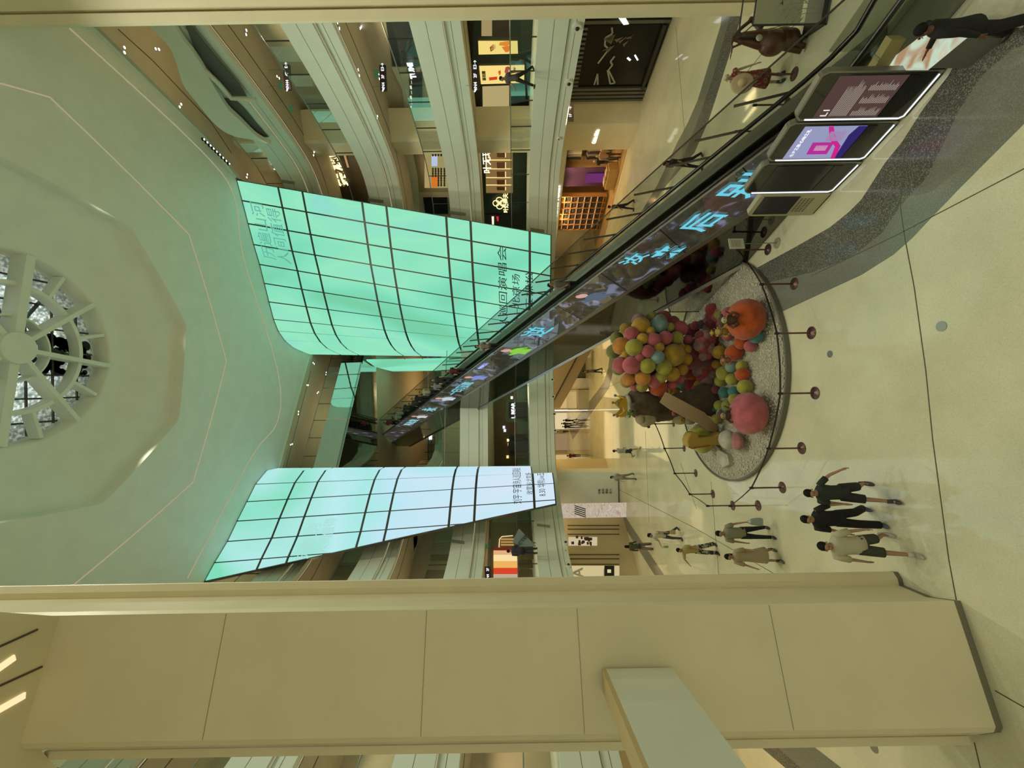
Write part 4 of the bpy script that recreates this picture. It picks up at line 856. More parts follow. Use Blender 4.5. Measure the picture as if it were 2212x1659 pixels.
for k, (a, b) in enumerate(zip(SPT, SPT[1:])):
    mb = MB(); mid = (a + b) / 2; z = Vector((0, 0, .92)); mb.rings([[q + z + Vector((0, 0, -.025 - s)), q + z + Vector((0, 0, .025 - s)), q + z + Vector((.004, .004, .025 - s)), q + z + Vector((.004, .004, -.025 - s))] for q, s in ((a, 0), (a.lerp(b, .25), .02), (mid, .03), (a.lerp(b, .75), .02), (b, 0))])
    tag(mb.build('barrier_belt', M['black']), 'black belt between barrier posts, starting from the one %s' % ' '.join(lb[k].split()[:7]), 'barrier belt', 'black belts between the barrier posts')
# second group of barriers on the right behind the escalator
R2 = [onz(x, y) for x, y in [(1655, 283), (1700, 226), (1716, 160)]]
for p, q in zip(R2, ('in the shade of the glass near the mannequin', 'near the glass display case', 'behind the escalator beside the mannequin')): dup(st0, p, 0, 'barrier post ' + q)
# notice board by the island
nb_ = thing('notice_stand', 'cream notice sheet on a slim stand by the escalator foot', 'notice stand', onz(1679, 525)); q = onz(1679, 525)
MB().lathe([(0, 0), (.16, 0), (.16, .012), (0, .02)], q, 20).build('base', paint((.30, .29, .18)), nb_); MB().tube([q, q + Vector((0, 0, 1.02))], .014, 6).build('pole', M['steel'], nb_)
c = q + Vector((0, 0, 1.22)); MB().box(c, (.34, .02, .45), .25).build('sheet', paint((.56, .54, .38), .7), nb_); mb = MB()
for k in range(7): mb.box(c + Vector((0, -.018, .14 - .04 * k)), (.22, .004, .009), .25)
mb.build('printed_lines', paint((.2, .19, .12)), nb_)
# ================================================================ DIGITAL TOTEMS
def totem(p0, p1, h, label, kind_, g=None):
    a, b = onz(*p0), onz(*p1); t = thing('digital_totem', label, 'totem', a, 0, g); u = (b - a).normalized(); n = Vector((-u.y, u.x, 0))
    if n.dot(-(a + b)) < 0: n = -n
    W_ = (b - a).length; Z = Vector((0, 0, 1)); c = (a + b) / 2
    # u runs away from the camera = towards screen-left of the panel; R is the reader's right
    R = -u if u.cross(Z).dot(n) > 0 else u; R = (Z.cross(n)) * -1 if False else R
    R = Z.cross(n); R.normalize()
    def pt(x, z, o=0.0): return c + R * (x * W_) + Z * z + n * o
    fc = M['steel'] if kind_ != 'beige' else paint((.42, .39, .26), .4)
    rp_ = [(-.5, .03), (.5, .03), (.5, h - .12), (.44, h - .03), (.38, h), (-.38, h), (-.44, h - .03), (-.5, h - .12)]
    MB().ext([pt(x, z) for x, z in rp_], -n * .14).build('frame', fc, t)
    MB().ext([pt(-.42, 0), pt(.42, 0), pt(.42, .035), pt(-.42, .035)], -n * .14).build('foot', M['black'], t)
    if kind_ == 'beige':
        MB().ext([pt(x, z, .012) for x, z in [(-.4, h * .42), (.4, h * .42), (.4, h - .12), (-.4, h - .12)]], -n * .01).build('display', surf('display_dark', (.03, .032, .04), .15), t)
        mb = MB()
        for r in range(4):
            for k in range(9): mb.ext([pt(-.3 + k * .07 + .01, .62 - r * .09, .01), pt(-.3 + k * .07 + .03, .62 - r * .09, .01), pt(-.3 + k * .07 + .03, .67 - r * .09, .01), pt(-.3 + k * .07 + .01, .67 - r * .09, .01)], -n * .008)
        mb.build('speaker_slot', paint((.1, .09, .05)), t); return t
    MB().ext([pt(x, z, .01) for x, z in [(-.46, .1), (.46, .1), (.46, h - .13), (.40, h - .05), (-.40, h - .05), (-.46, h - .13)]], -n * .01).build('glass_front', surf('totem_glass', (.02, .022, .018), .06, spec=.7), t)
    mb = MB(); mb.tube([pt(x, z, .022) for x, z in [(-.46, h - .2), (-.46, .16), (-.41, .09), (.43, .09)]], .014, 5); mb.build('light_edge', M['white_glow'], t)
    c0 = dict(map=(.085, .05, .042), ad=(.30, .32, .50), off=(.035, .037, .04))[kind_]
    MB().ext([pt(x, z, .02) for x, z in [(-.42, .62), (.42, .62), (.42, h - .34), (-.42, h - .34)]], -n * .008).build('display', lit(c0, 1.0) if kind_ != 'off' else surf('display_dark', c0, .15), t)
    MB().ext([pt(x, z, .02) for x, z in [(-.42, .40), (.42, .40), (.42, .60), (-.42, .60)]], -n * .008).build('label_strip', paint((.02, .02, .02), .2), t)
    if kind_ == 'map':
        text('L1', pt(-.30, h - .52, .024), R, Z, .17, lit((.8, .75, .68)), t); mb = MB(); rg = random.Random(4)
        for r in range(12): mb.ext([pt(-.38, 1.60 - r * .03, .024), pt(-.38 + .76 * rg.uniform(.6, 1), 1.60 - r * .03, .024), pt(-.38 + .76 * .8, 1.607 - r * .03, .024), pt(-.38, 1.607 - r * .03, .024)], -n * .003)
        for cx_ in (-.38, -.12, .14):
            for r in range(16): mb.ext([pt(cx_, 1.18 - r * .033, .024), pt(cx_ + rg.uniform(.08, .2), 1.18 - r * .033, .024), pt(cx_ + .1, 1.188 - r * .033, .024), pt(cx_, 1.188 - r * .033, .024)], -n * .003)
        mb.build('printed_lines', lit((.50, .45, .38)), t)
    if kind_ == 'ad':
        text('七夕之恋·心动之礼', pt(0, h - .48, .024), R, Z, .08, lit((.9, .92, 1)), t)
        for pl, cc_ in [([(-.3, 1.0), (.02, 1.05), (.02, 1.5), (-.3, 1.45)], (.45, .03, .30)), ([(-.2, 1.1), (-.06, 1.12), (-.06, 1.38), (-.2, 1.36)], (.6, .35, .5)), ([(.05, .92), (.3, .95), (.3, 1.3), (.05, 1.28)], (.35, .25, .45)), ([(-.42, .62), (.42, .62), (.42, .8), (.2, .86), (-.42, .76)], (.03, .02, .14)), ([(-.42, .84), (-.1, .95), (.1, 1.2), (.42, 1.42), (.42, 1.32), (.12, 1.08), (-.08, .84), (-.42, .74)], (.60, .02, .26))]:
            MB().ext([pt(x, z, .024) for x, z in pl], -n * .003).build('picture', lit(cc_), t)
    return t
totem((2046, 150), (1953, 258), 2.24, 'tall digital totem with the brown L1 store directory, nearest to the camera', 'map')
totem((1946, 262), (1869, 345), 2.24, 'tall digital totem showing a purple and pink perfume advert', 'ad')
totem((1866, 350), (1800, 415), 2.24, 'tall digital totem with its display switched dark, third in the row', 'off')
totem((1798, 418), (1755, 465), 1.75, 'shorter beige totem with speaker slots, last in the row', 'beige')
# lit directory desk behind the first totem
ds = thing('directory_table', 'glowing map table with coloured wavy layers beside the black-clad person', 'map table', onz(2020, 120)); P = [onz(x, y, .75) for x, y in [(1893, 152), (2010, 62), (2085, 80), (1998, 152)]]
MB().prism([(p.x, p.y) for p in P], .70, .75).build('top', ramp_glow('map_glow', [(.35, (.42, .26, .14)), (.48, (.55, .70, .55)), (.6, (.60, .50, .32)), (.7, (.75, .82, .66))], 1.0, 1.6, 2, (1, 1, 1), 1.0), ds)
Pc = sum((p for p in P), Vector()) / 4; MB().prism([(Pc.x + (p.x - Pc.x) * .9, Pc.y + (p.y - Pc.y) * .9) for p in P], 0, .70).build('pedestal', M['steel'], ds)
bxx = onz(1905, 125, .92); cb = thing('cardboard_box', 'flattened tan cardboard box leaning by the glowing map table', 'box', (bxx.x, bxx.y, .75)); MB().box((bxx.x, bxx.y, .89), (.62, .2, .26), -1.0).build('carton', paint((.27, .24, .09), .8), cb); MB().box((bxx.x, bxx.y, 1.025), (.05, .205, .012), -1.0).build('tape', paint((.2, .18, .07), .5), cb)
# floor fittings
for (x, y), r, lb_, c in [((2034, 705), .085, 'round glass-topped floor light near the floor joint', (.36, .42, .30)), ((1793, 765), .075, 'small green floor sticker with an arrow', (.06, .14, .07)), ((1887, 1612), .11, 'steel floor cap seen past the left edge of the pillar', (.12, .13, .09))]:
    p = onz(x, y); t = thing('floor_cap', lb_, 'floor fitting', p); MB().lathe([(0, 0), (r, 0), (r, .008), (0, .01)], p, 24).build('disc', paint(c, .25), t); MB().lathe([(r, 0), (r + .012, 0), (r + .012, .011), (r, .011)], p, 24).build('rim', M['steel'], t)
# ================================================================ RIGHT CORNER: GLASS CASE, ANIMAL, MANNEQUIN
gc = thing('display_case', 'black-framed glass display case with dried branches, top right by the pillar', 'display case', (9.6, 10.8, 0)); bl = M['black']
p0, p1 = onz(1786, 52), onz(1800, -20); u = Vector((p1.x - p0.x, p1.y - p0.y, 0)).normalized(); v = Vector((-u.y, u.x, 0)); v = v if v.y > 0 else -v; W_, D_, Hc = 1.25, .7, 1.85
cs = [p0, p0 + u * W_, p0 + u * W_ + v * D_, p0 + v * D_]; mb = MB()
for c in cs: mb.box(c + Vector((0, 0, Hc / 2)), (.035, .035, Hc), math.atan2(u.y, u.x))
for z in (.02, Hc): mb.tube([c + Vector((0, 0, z)) for c in cs], .02, 4, closed=True)
mb.build('frame', bl, gc); MB().prism([(c.x, c.y) for c in cs], 0, .16).build('plinth', bl, gc); MB().ext([cs[0] + Vector((0, 0, .16)), cs[1] + Vector((0, 0, .16)), cs[1] + Vector((0, 0, Hc)), cs[0] + Vector((0, 0, Hc))], v * .008).build('glass_panel', M['glass'], gc)
cc = (cs[0] + cs[2]) / 2; MB().box(cc + v * .15 + Vector((0, 0, 1.0)), (.8, .05, 1.2), math.atan2(u.y, u.x)).build('cloth_panel', paint((.30, .21, .10), .8), gc); mb = MB(); rg = random.Random(8)
for k in range(9):
    b0 = cs[0] + u * rg.uniform(-.2, 1.1) + v * .1; h = rg.uniform(.8, 1.5); tip = b0 + Vector((rg.uniform(-.2, .2), rg.uniform(-.1, .1), h)); mb.tube([b0 + Vector((0, 0, .16)), (b0 + tip) / 2 + Vector((.05, 0, .1)), tip], .008, 4)
    for j in range(6): a = rg.random() * 6.28; q = b0.lerp(tip, .4 + .1 * j); e = q + Vector((.13 * math.cos(a), .13 * math.sin(a), .08)); mb.add([q, (q + e) / 2 + Vector((0, 0, .03)), e, (q + e) / 2 - Vector((0, 0, .02))], [(0, 1, 2, 3)])
mb.build('branches', paint((.06, .085, .03), .7), gc)
an = thing('animal_figure', 'dark brown long-eared animal figure beside the glass case', 'sculpture', onz(1738, 95)); Ya = onz(1738, 95).y; br = surf('lacquer', (.085, .035, .018), .35, spec=.6); mb = MB()
def ab(px, py, pr, sq=(1, 1, 1)): mb.ball(onY(px, py, Ya), [pr * Ya / FPX * q for q in sq], 18, 12)
ab(1668, 92, 30, (.9, .7, 1)); ab(1650, 86, 20, (1, .8, 1)); ab(1690, 84, 26, (.9, .7, 1.1)); ab(1708, 82, 18); ab(1640, 80, 12)
for path, r in ([[(1645, 78), (1625, 79), (1605, 79), (1590, 81)], [.16, .13, .11, .05]], [[(1652, 98), (1635, 97), (1608, 90), (1588, 87)], [.13, .10, .08, .04]], [[(1646, 62), (1630, 44), (1618, 40)], [.10, .09, .05]], [[(1660, 105), (1632, 100), (1605, 92), (1582, 103), (1576, 133)], [.07, .05, .04, .03, .01]],
                [[(1622, 44), (1600, 62), (1583, 82), (1579, 100)], [.05, .05, .045, .03]], [[(1700, 90), (1738, 100)], [.13, .07]], [[(1700, 76), (1736, 84)], [.13, .07]], [[(1690, 100), (1730, 112)], [.1, .06]]): mb.tube([onY(x, y, Ya) for x, y in path], r, 10)
o = mb.build('body', br, an, smooth=True); md = o.modifiers.new('remesh', 'REMESH'); md.mode = 'VOXEL'; md.voxel_size = .025; md.use_smooth_shade = True
mb = MB(); ab(1632, 93, 7, (1, .5, 1)); mb.v = [v_ - Vector((0, .17, 0)) for v_ in mb.v]; mb.build('pale_patch', paint((.45, .42, .32)), an, smooth=True)
# ================================================================ PEOPLE
def rotx(v, a): c, s = math.cos(a), math.sin(a); return Vector((v.x, v.y * c - v.z * s, v.y * s + v.z * c))
def limb(parent_pt, L1, L2, fwd, out, bend, side, arm):
    """two-segment limb; fwd swings forward (+y), out away from the body, bend at the joint"""
    f, o, b = map(math.radians, (fwd, out, bend)); d = Vector((side * math.sin(o), math.sin(f) * math.cos(o), -math.cos(f) * math.cos(o)))
    m = parent_pt + d * L1; f2 = f + (b if arm else -b); o2 = o * (.6 if arm else .3)
    d2 = Vector((side * math.sin(o2), math.sin(f2) * math.cos(o2), -math.cos(f2) * math.cos(o2))); return m, m + d2 * L2, d2
def ringz(c, rx, ry, n=14, tilt=None):
    return [c + Vector((rx * math.cos(2 * math.pi * k / n), ry * math.sin(2 * math.pi * k / n), 0)) for k in range(n)]
def taper(mb, pts, rs, n=10): mb.tube(pts, rs, n)
SHOE = (.03, .03, .03)
def person(label, loc, face, h=1.72, legs=((12, 4, 3), (-14, 18, 3)), arms=((-10, 8, 12), (14, 8, 20)), top=(.02, .02, .02), low=(.015, .015, .018), lowkind='trousers', sleeve=.55, hair='short', shoe=SHOE,
           skin=None, lean=3, detail=1, topkind='tee', group=None, build=1.0, name='person', headturn=0):
    t = thing(name, label, 'person', loc, face, group); k = h / 1.72; B = lambda mb, nm, m, p=t, **kw: mb.build(nm, m, p, local=True, **kw)
    sk = skin or M['skin']; bw = build
    hip = Vector((0, 0, .92)); ln = math.radians(lean); up = Vector((0, math.sin(ln), math.cos(ln)))
    hips = [hip + Vector((s * .085, 0, -.02)) for s in (1, -1)]; L = []
    for i, s in enumerate((1, -1)): kn, an, d2 = limb(hips[i], .43, .42, legs[i][0], legs[i][2], legs[i][1], s, False); L.append((kn, an, d2))
    low_z = min(a[1].z for a in L) - .075; dz = Vector((0, 0, -low_z)); hip += dz; hips = [q + dz for q in hips]; L = [(a + dz, b + dz, c) for a, b, c in L]
    chest = hip + up * .34; neck = hip + up * .53; head = neck + up * .145 + Vector((0, .015, 0)); sh = [neck + Vector((s * .175 * bw, 0, -.055)) for s in (1, -1)]; A = []
    for i, s in enumerate((1, -1)): A.append(limb(sh[i], .28, .25, arms[i][0], arms[i][1], arms[i][2], s, True))
    # body: one skinned surface
    vs, es_, rad = [], [], []
    def add(p, r, par=None):
        vs.append(p * k); rad.append((r[0] * k, r[1] * k) if isinstance(r, tuple) else (r * k, r * k))
        if par is not None: es_.append((par, len(vs) - 1))
        return len(vs) - 1
    pel = add(hip, (.135 * bw, .10)); wa = add(hip + up * .16, (.115 * bw, .085), pel); ch = add(chest, (.135 * bw, .095), wa); nk0 = add(neck - up * .04, (.06, .05), ch); nk = add(neck + up * .035, .052, nk0)
    jaw = add(neck + up * .085 + Vector((0, .025, 0)), (.062, .07), nk); hd = add(head + up * .01, (.078, .095), jaw); add(head + up * .085, (.062, .075), hd)
    for i in (0, 1):
        s_ = add(sh[i] - Vector((0, 0, .008)), .036, nk0); e_ = add(A[i][0], .036, s_); w_ = add(A[i][1], .025, e_); d = A[i][2]; side = 1 if i == 0 else -1
        pm = add(A[i][1] + d * .055, (.028, .016), w_)
        if detail:
            for f in range(4):
                o = Vector((0, .030 - .02 * f, 0)); b0 = add(A[i][1] + d * .10 + o, .009, pm); fl = (.058, .068, .062, .048)[f]; b1 = add(A[i][1] + d * (.10 + fl * .6) + o * 1.1 + Vector((-side * .008, .004, 0)), .0075, b0); add(A[i][1] + d * (.10 + fl) + o + Vector((-side * .024, .004, 0)), .0065, b1)
            t0 = add(A[i][1] + d * .045 + Vector((0, .032, 0)), .011, pm); add(A[i][1] + d * .085 + Vector((-side * .01, .052, 0)), .0085, t0)
        else: add(A[i][1] + d * .14, .018, pm)
    for i in (0, 1):
        h_ = add(hips[i], (.085, .085), pel); kn = add(L[i][0], .052, h_); an = add(L[i][1], .034, kn); add(L[i][1] + Vector((0, .11, -.045)), (.032, .025), an)
    me = bpy.data.meshes.new('body'); me.from_pydata([tuple(v) for v in vs], es_, []); o = bpy.data.objects.new('body', me); col.objects.link(o); o.parent = t
    md = o.modifiers.new('skin', 'SKIN'); md.use_smooth_shade = True; sv = me.skin_vertices[0].data
    for i, r in enumerate(rad): sv[i].radius = r
    sv[0].use_root = True; sb = o.modifiers.new('subsurf', 'SUBSURF'); sb.levels = 1 if detail == 0 else 2; sb.render_levels = sb.levels; me.materials.append(sk)
    K = lambda p: p * k
    # shirt
    tc = top if not isinstance(top, tuple) else cloth(top); mb = MB(); hem = -.10 if topkind == 'tee' else -.02
    fl = 1.0 if topkind != 'loose' else 1.12
    ringsT = [(hem, .165 * fl, .125 * fl), (.08, .155 * fl, .118 * fl), (.22, .155 * fl, .112), (.36, .178, .12), (.445, .195, .118), (.495, .172, .108), (.53, .11, .085), (.55, .065, .062)]
    if topkind == 'dress': ringsT = [(-.52, .26, .21), (-.35, .235, .19), (-.15, .205, .165), (0, .185, .15), (.12, .165, .13), (.24, .165, .12)] + ringsT[3:]; 
    if topkind == 'coat': ringsT = [(-.16, .19, .15)] + ringsT[1:]
    mb.rings([[K(hip + up * z + q) for q in ringz(Vector(), rx * bw, ry)] for z, rx, ry in ringsT])
    for i in (0, 1):
        a, e, w2 = sh[i], A[i][0], A[i][1]
        if sleeve <= 1: end = a.lerp(e, max(.15, sleeve * 1.3)) if sleeve < .7 else e; taper(mb, [K(a + (a - e) * .08 + Vector((0, 0, -.01))), K(a.lerp(end, .4)), K(end)], [.062 * k, .068 * k, (.066 if topkind != 'tight' else .055) * k])
        else: taper(mb, [K(a + (a - e) * .08), K(a.lerp(e, .5)), K(e), K(w2)], [.064 * k, .062 * k, .052 * k, .042 * k])
    B(mb, 'dress' if topkind == 'dress' else ('coat' if topkind == 'coat' else 'shirt'), tc, smooth=True)
    lc = low if not isinstance(low, tuple) else cloth(low)
    if topkind != 'dress':
        mb = MB(); mb.rings([[K(hip + up * z + q) for q in ringz(Vector(), rx * bw, ry)] for z, rx, ry in [(-.14, .15, .125), (-.05, .158, .122), (.06, .145, .108)]])
        for i in (0, 1):
            a, kn, an = hips[i], L[i][0], L[i][1]
            if lowkind == 'shorts': taper(mb, [K(a + Vector((0, 0, .02))), K(a.lerp(kn, .5)), K(a.lerp(kn, .92))], [.10 * k, .098 * k, .092 * k])
            elif lowkind == 'wide': taper(mb, [K(a + Vector((0, 0, .02))), K(a.lerp(kn, .5)), K(kn), K(kn.lerp(an, .5)), K(an)], [.10 * k, .095 * k, .088 * k, .085 * k, .082 * k])
            else: taper(mb, [K(a + Vector((0, 0, .02))), K(a.lerp(kn, .5)), K(kn), K(kn.lerp(an, .5)), K(an)], [.10 * k, .085 * k, .066 * k, .058 * k, .052 * k])
        B(mb, 'shorts' if lowkind == 'shorts' else 'trousers', lc, smooth=True)
    for i in (0, 1):
        mb = MB(); an = L[i][1]; c = K(an + Vector((0, .055, -.042))); pitch = Matrix.Rotation(math.atan2(L[i][2].y, -L[i][2].z) * .6, 3, 'X')
        mb.ball(c, Vector((.052, .135, .042)) * k, 12, 8, pitch); B(mb, 'shoe', paint(shoe, .5), smooth=True)
        if lowkind == 'shorts' or topkind == 'dress': mb = MB(); taper(mb, [K(an + Vector((0, 0, .10))), K(an + Vector((0, 0, -.03)))], [.042 * k, .044 * k], 8); B(mb, 'sock', paint((.05, .05, .05) if shoe[0] < .2 else (.5, .49, .42), .8), smooth=True)
    # hair and face
    hc = M['hair']; mb = MB(); R = Matrix.Rotation(-.22, 3, 'X'); mb.ball(K(head + up * .042 + Vector((0, -.026, .0))), Vector((.089, .094, .092)) * k, 14, 10, R)
    if hair == 'long': mb.ball(K(head + Vector((0, -.06, -.06))), Vector((.09, .06, .17)) * k, 12, 9)
    if hair == 'cap': hc = cloth((.05, .06, .05)); mb.ball(K(head + Vector((0, .09, .035))), Vector((.07, .08, .012)) * k, 10, 6)
    if hair == 'tail': mb.ball(K(head + Vector((0, -.13, -.01))), Vector((.035, .04, .11)) * k, 10, 8)
    if hair != 'none': B(mb, 'hair', hc, smooth=True)
    if detail:
        mb = MB()
        for s in (1, -1): mb.ball(K(head + Vector((s * .032, .088, -.005))), .009 * k, 8, 6)
        B(mb, 'eyes', M['black'], smooth=True); mb = MB(); mb.ball(K(head + Vector((0, .100, -.035))), Vector((.013, .018, .024)) * k, 8, 6)
        for s in (1, -1): mb.ball(K(head + Vector((s * .083, .0, -.02))), Vector((.012, .022, .033)) * k, 8, 6)
        B(mb, 'nose_and_ears', sk, smooth=True); mb = MB(); mb.ball(K(head + Vector((0, .088, -.075))), Vector((.024, .008, .006)) * k, 8, 5); B(mb, 'mouth', paint((.22, .06, .05), .5), smooth=True)
    t['k'] = k; del t['k']
    wr = [mat_of(t) @ K(A[i][1] + A[i][2] * .10) for i in (0, 1)]
    return t, wr
def bag(p, size, c, label, ang=0.0):
    x, y, z = p; t = thing('bag', label, 'bag', (x, y, z - size[2] - .12), ang)
    mb = MB(); mb.rings([[Vector((sx * size[0] / 2 * f, sy * size[1] / 2 * f, zz)) for sx, sy in ((-1, -1), (1, -1), (1, 1), (-1, 1))] for zz, f in ((0, .85), (.05, 1), (size[2] * .6, .95), (size[2], .7))]); mb.build('body', cloth(c), t, local=True, smooth='auto')
    MB().tube([(-size[0] * .3, 0, size[2]), (-.02, 0, size[2] + .12), (.02, 0, size[2] + .12), (size[0] * .3, 0, size[2])], .008, 5).build('handle', cloth(c), t, local=True)
def F(deg): return math.radians(deg)     # 180 = towards the camera
# three men walking towards the camera
person('young man in dark green t-shirt and dark shorts striding towards the camera, arm swung out', onz(1903, 1062), F(182), 1.74, ((26, 4, 4), (-8, 30, 3)), ((-8, 10, 14), (6, 46, 10)), (.022, .027, .022), (.018, .018, .02), 'shorts', .55, shoe=(.06, .05, .06))
_, w = person('man all in black with long wide trousers, the middle of the three near walkers', onz(1897, 1118), F(178), 1.70, ((12, 6, 3), (-6, 26, 3)), ((12, 5, 30), (6, 26, 35)), (.008, .008, .009), (.008, .008, .009), 'wide', .95, shoe=(.10, .12, .18), build=1.12)
person('young man in oversized white t-shirt, dark shorts and white shoes beside the man in black', onz(1952, 1176), F(184), 1.80, ((20, 4, 3), (-10, 24, 2)), ((0, 12, 8), (4, 16, 8)), (.46, .42, .30), (.045, .05, .035), 'shorts', .97, shoe=(.42, .42, .34), build=1.15)
# the rest of the ground floor
_, w = person('man in grey t-shirt and black trousers carrying a plastic bag, behind the three men', onz(1665, 1150), F(185), 1.72, ((10, 4, 3), (-6, 12, 3)), ((2, 12, 6), (12, 22, 8)), (.25, .24, .17), (.012, .012, .014), 'trousers', .6, build=1.1)
bag(w[1], (.22, .1, .36), (.30, .36, .34), 'pale plastic bag with blue marks in the grey-shirted man\'s hand')
person('woman in a long pale beige dress with a pale handbag, beside the grey-shirted man', onz(1682, 1200), F(178), 1.64, ((12, 5, 2), (-8, 14, 2)), ((14, 12, 22), (4, 12, 28)), (.37, .31, .21), topkind='dress', sleeve=.8, hair='long', shoe=(.10, .11, .09))
person('woman in yellow top and black-and-white checked trousers raising a phone', onz(1550, 1186), F(165), 1.62, ((8, 4, 3), (-10, 6, 3)), ((12, 78, 6), (14, 6, 14)), (.36, .30, .12), terrazzo('checked', (.02, .02, .02), (.3, .3, .26), (.35, .34, .3), 14, .8, .5), 'wide', .6, hair='short')
_, w = person('woman in white t-shirt and jeans with bags in both hands near the lit shops', onz(1472, 1155), F(150), 1.63, ((14, 10, 3), (-14, 20, 3)), ((24, 14, 60), (8, 30, 15)), (.48, .47, .38), (.05, .06, .08), 'trousers', .6, hair='tail')
bag(w[1], (.18, .1, .26), (.40, .30, .14), 'tan shopping bag held out by the woman in white t-shirt'); bag(w[0], (.1, .08, .2), (.22, .34, .08), 'small green bag held by the woman in white t-shirt', .5)
person('person in olive jacket and loose greyish trousers seen from behind by the lit shops', onz(1409, 1180), F(10), 1.60, ((12, 4, 3), (-10, 14, 3)), ((10, 10, 30), (-6, 10, 20)), (.05, .055, .03), (.15, .12, .11), 'wide', 1.2, hair='long', topkind='coat', detail=0)
person('person in white top and dark shorts striding past the far side of the island', onz(1381, 974), F(240), 1.72, ((28, 20, 2), (-26, 40, 2)), ((30, 8, 60), (-20, 8, 50)), (.40, .40, .34), (.03, .03, .04), 'shorts', .3, shoe=(.3, .3, .2), detail=0)
person('woman in white and grey with long dark hair standing by the plain stone column', onz(1373, 1030), F(170), 1.66, ((8, 4, 2), (-14, 16, 2)), ((5, 8, 25), (10, 8, 25)), (.30, .31, .27), (.20, .21, .20), 'trousers', .6, hair='long', detail=0)
_, w = person('man in dark trousers and brown top walking alone in the warm-lit corridor', onz(1301, 801), F(95), 1.74, ((10, 5, 2), (-8, 10, 2)), ((28, 6, 20), (-4, 6, 10)), (.07, .045, .03), (.02, .02, .02), 'trousers', .6, detail=0)
for (x, y), lb, tp, lw in [((1245, 908), 'dark-clothed person in the far shopper group, nearest to the white light strip', (.02, .02, .02), (.015, .015, .015)), ((1240, 915), 'dark-clothed person in the middle of the far shopper group', (.05, .02, .03), (.015, .015, .02)),
                           ((1243, 921), 'tall person in black coat in the far shopper group', (.015, .015, .015), (.015, .015, .015)), ((1229, 932), 'person in pale top and dark skirt behind the far shopper group', (.3, .26, .2), (.04, .03, .03)),
                           ((1255, 984), 'person in reddish top far down the corridor on the left', (.20, .06, .04), (.05, .05, .05)), ((1258, 1003), 'person in cream top far down the corridor by the column', (.4, .36, .26), (.06, .05, .04)), ((1238, 1017), 'person in black standing right beside the column, far away', (.02, .02, .02), (.02, .02, .02))]:
    person(lb, onz(x, y), F(random.choice((20, 170, 250))), 1.68, top=tp, low=lw, detail=0)
# near the escalator
p = onY(1418, 352, 17.0); person('black-haired person walking just behind the escalator glass on the right', (p.x, p.y, 0), F(100), 1.66, top=(.015, .015, .015), detail=1, hair='long')
p = onz(1371, 445); person('person seen past the escalator glass at the clothes shop entrance', (p.x, p.y, 0), F(80), 1.7, top=(.05, .02, .03), detail=0)
pb, w = person('person all in black with a beret-like bun at the extreme top right corner', (5.42, 6.42, 0), F(35), 1.62, ((8, 4, 3), (-4, 10, 3)), ((18, 6, 60), (-4, 10, 10)), (.006, .006, .006), (.006, .006, .006), 'wide', 1.2, hair='short', topkind='coat', build=1.25, skin=paint((.12, .05, .035), .6))
# riders on the escalator
def rider(y, off, h, face, lab, tp, lw=(.015, .015, .02), **kw):
    t0 = lt_of(1100, y, 4.75 + off); q = L(4.75 + off, 3.24, t0); q.z = q.z + .06
    if q.z + h > 20.5: return
    person(lab, q, F(face), h, ((4, 4, 2), (2, 6, 2)), kw.pop('arms', ((14, 8, 40), (10, 6, 12))), tp, lw, detail=kw.pop('detail', 0), **kw)
rider(618, .05, 1.62, 200, 'woman in grey cardigan and black skirt riding alone nearest on the escalator', (.15, .14, .11), (.012, .012, .012), hair='tail', sleeve=1.2, topkind='coat', detail=1)
rider(748, .0, 1.66, 190, 'rider with pale top and black trousers, second from the bottom of the escalator', (.22, .20, .17), sleeve=.6)
for y, off, h, lb_, tp in [(800, 0, 1.66, 'rider in dark red behind the man in black on the upper escalator', (.06, .012, .015)), (819, .1, 1.82, 'tall rider in black jacket leading the crowd on the escalator', (.012, .012, .016)), (832, -.1, 1.62, 'rider in grey t-shirt just above the tall man in black', (.2, .2, .21)),
                           (844, .1, 1.66, 'rider in beige top resting an arm on the rail', (.32, .29, .2)), (858, .05, 1.72, 'rider in plain black in the middle of the crowd', (.015, .015, .015)), (868, -.1, 1.70, 'rider in black printed t-shirt next to the dark blue one', (.03, .04, .03)), (877, .1, 1.70, 'rider in dark slate jacket', (.03, .045, .05)),
                           (889, .1, 1.66, 'rider in cream top in front of the white-shirted one', (.40, .38, .30)), (897, -.08, 1.70, 'rider in bright white shirt on the upper escalator', (.5, .52, .46)), (909, .08, 1.62, 'rider in deep pink top near the escalator head', (.32, .06, .10)),
                           (918, -.05, 1.68, 'rider in grey top behind the pink one', (.14, .13, .11)), (927, .05, 1.7, 'rider in dark navy almost at the escalator head', (.02, .03, .04))]:
    rider(y, off, h, 180, lb_, tp)
# upper galleries
Pq = [(14.9, 15), (14.9, 18)]
q = onz(1156, 167, 6.7); person('person in grey t-shirt striding along the second-floor gallery before the drink posters', (q.x, q.y, 6.7), F(95), 1.7, ((24, 4, 2), (-24, 14, 2)), ((24, 6, 30), (-20, 8, 20)), (.10, .095, .09), (.015, .015, .015), detail=1)
q = onz(1164, 1209, 6.7); person('person with black backpack standing at the left second-floor gallery', (q.x + .0, q.y + 1.2, 6.7), F(5), 1.74, ((2, 2, 3), (-2, 4, 3)), ((14, 10, 60), (14, 10, 50)), (.03, .03, .05), (.03, .03, .045), hair='short', sleeve=1.2, topkind='coat', build=1.15)
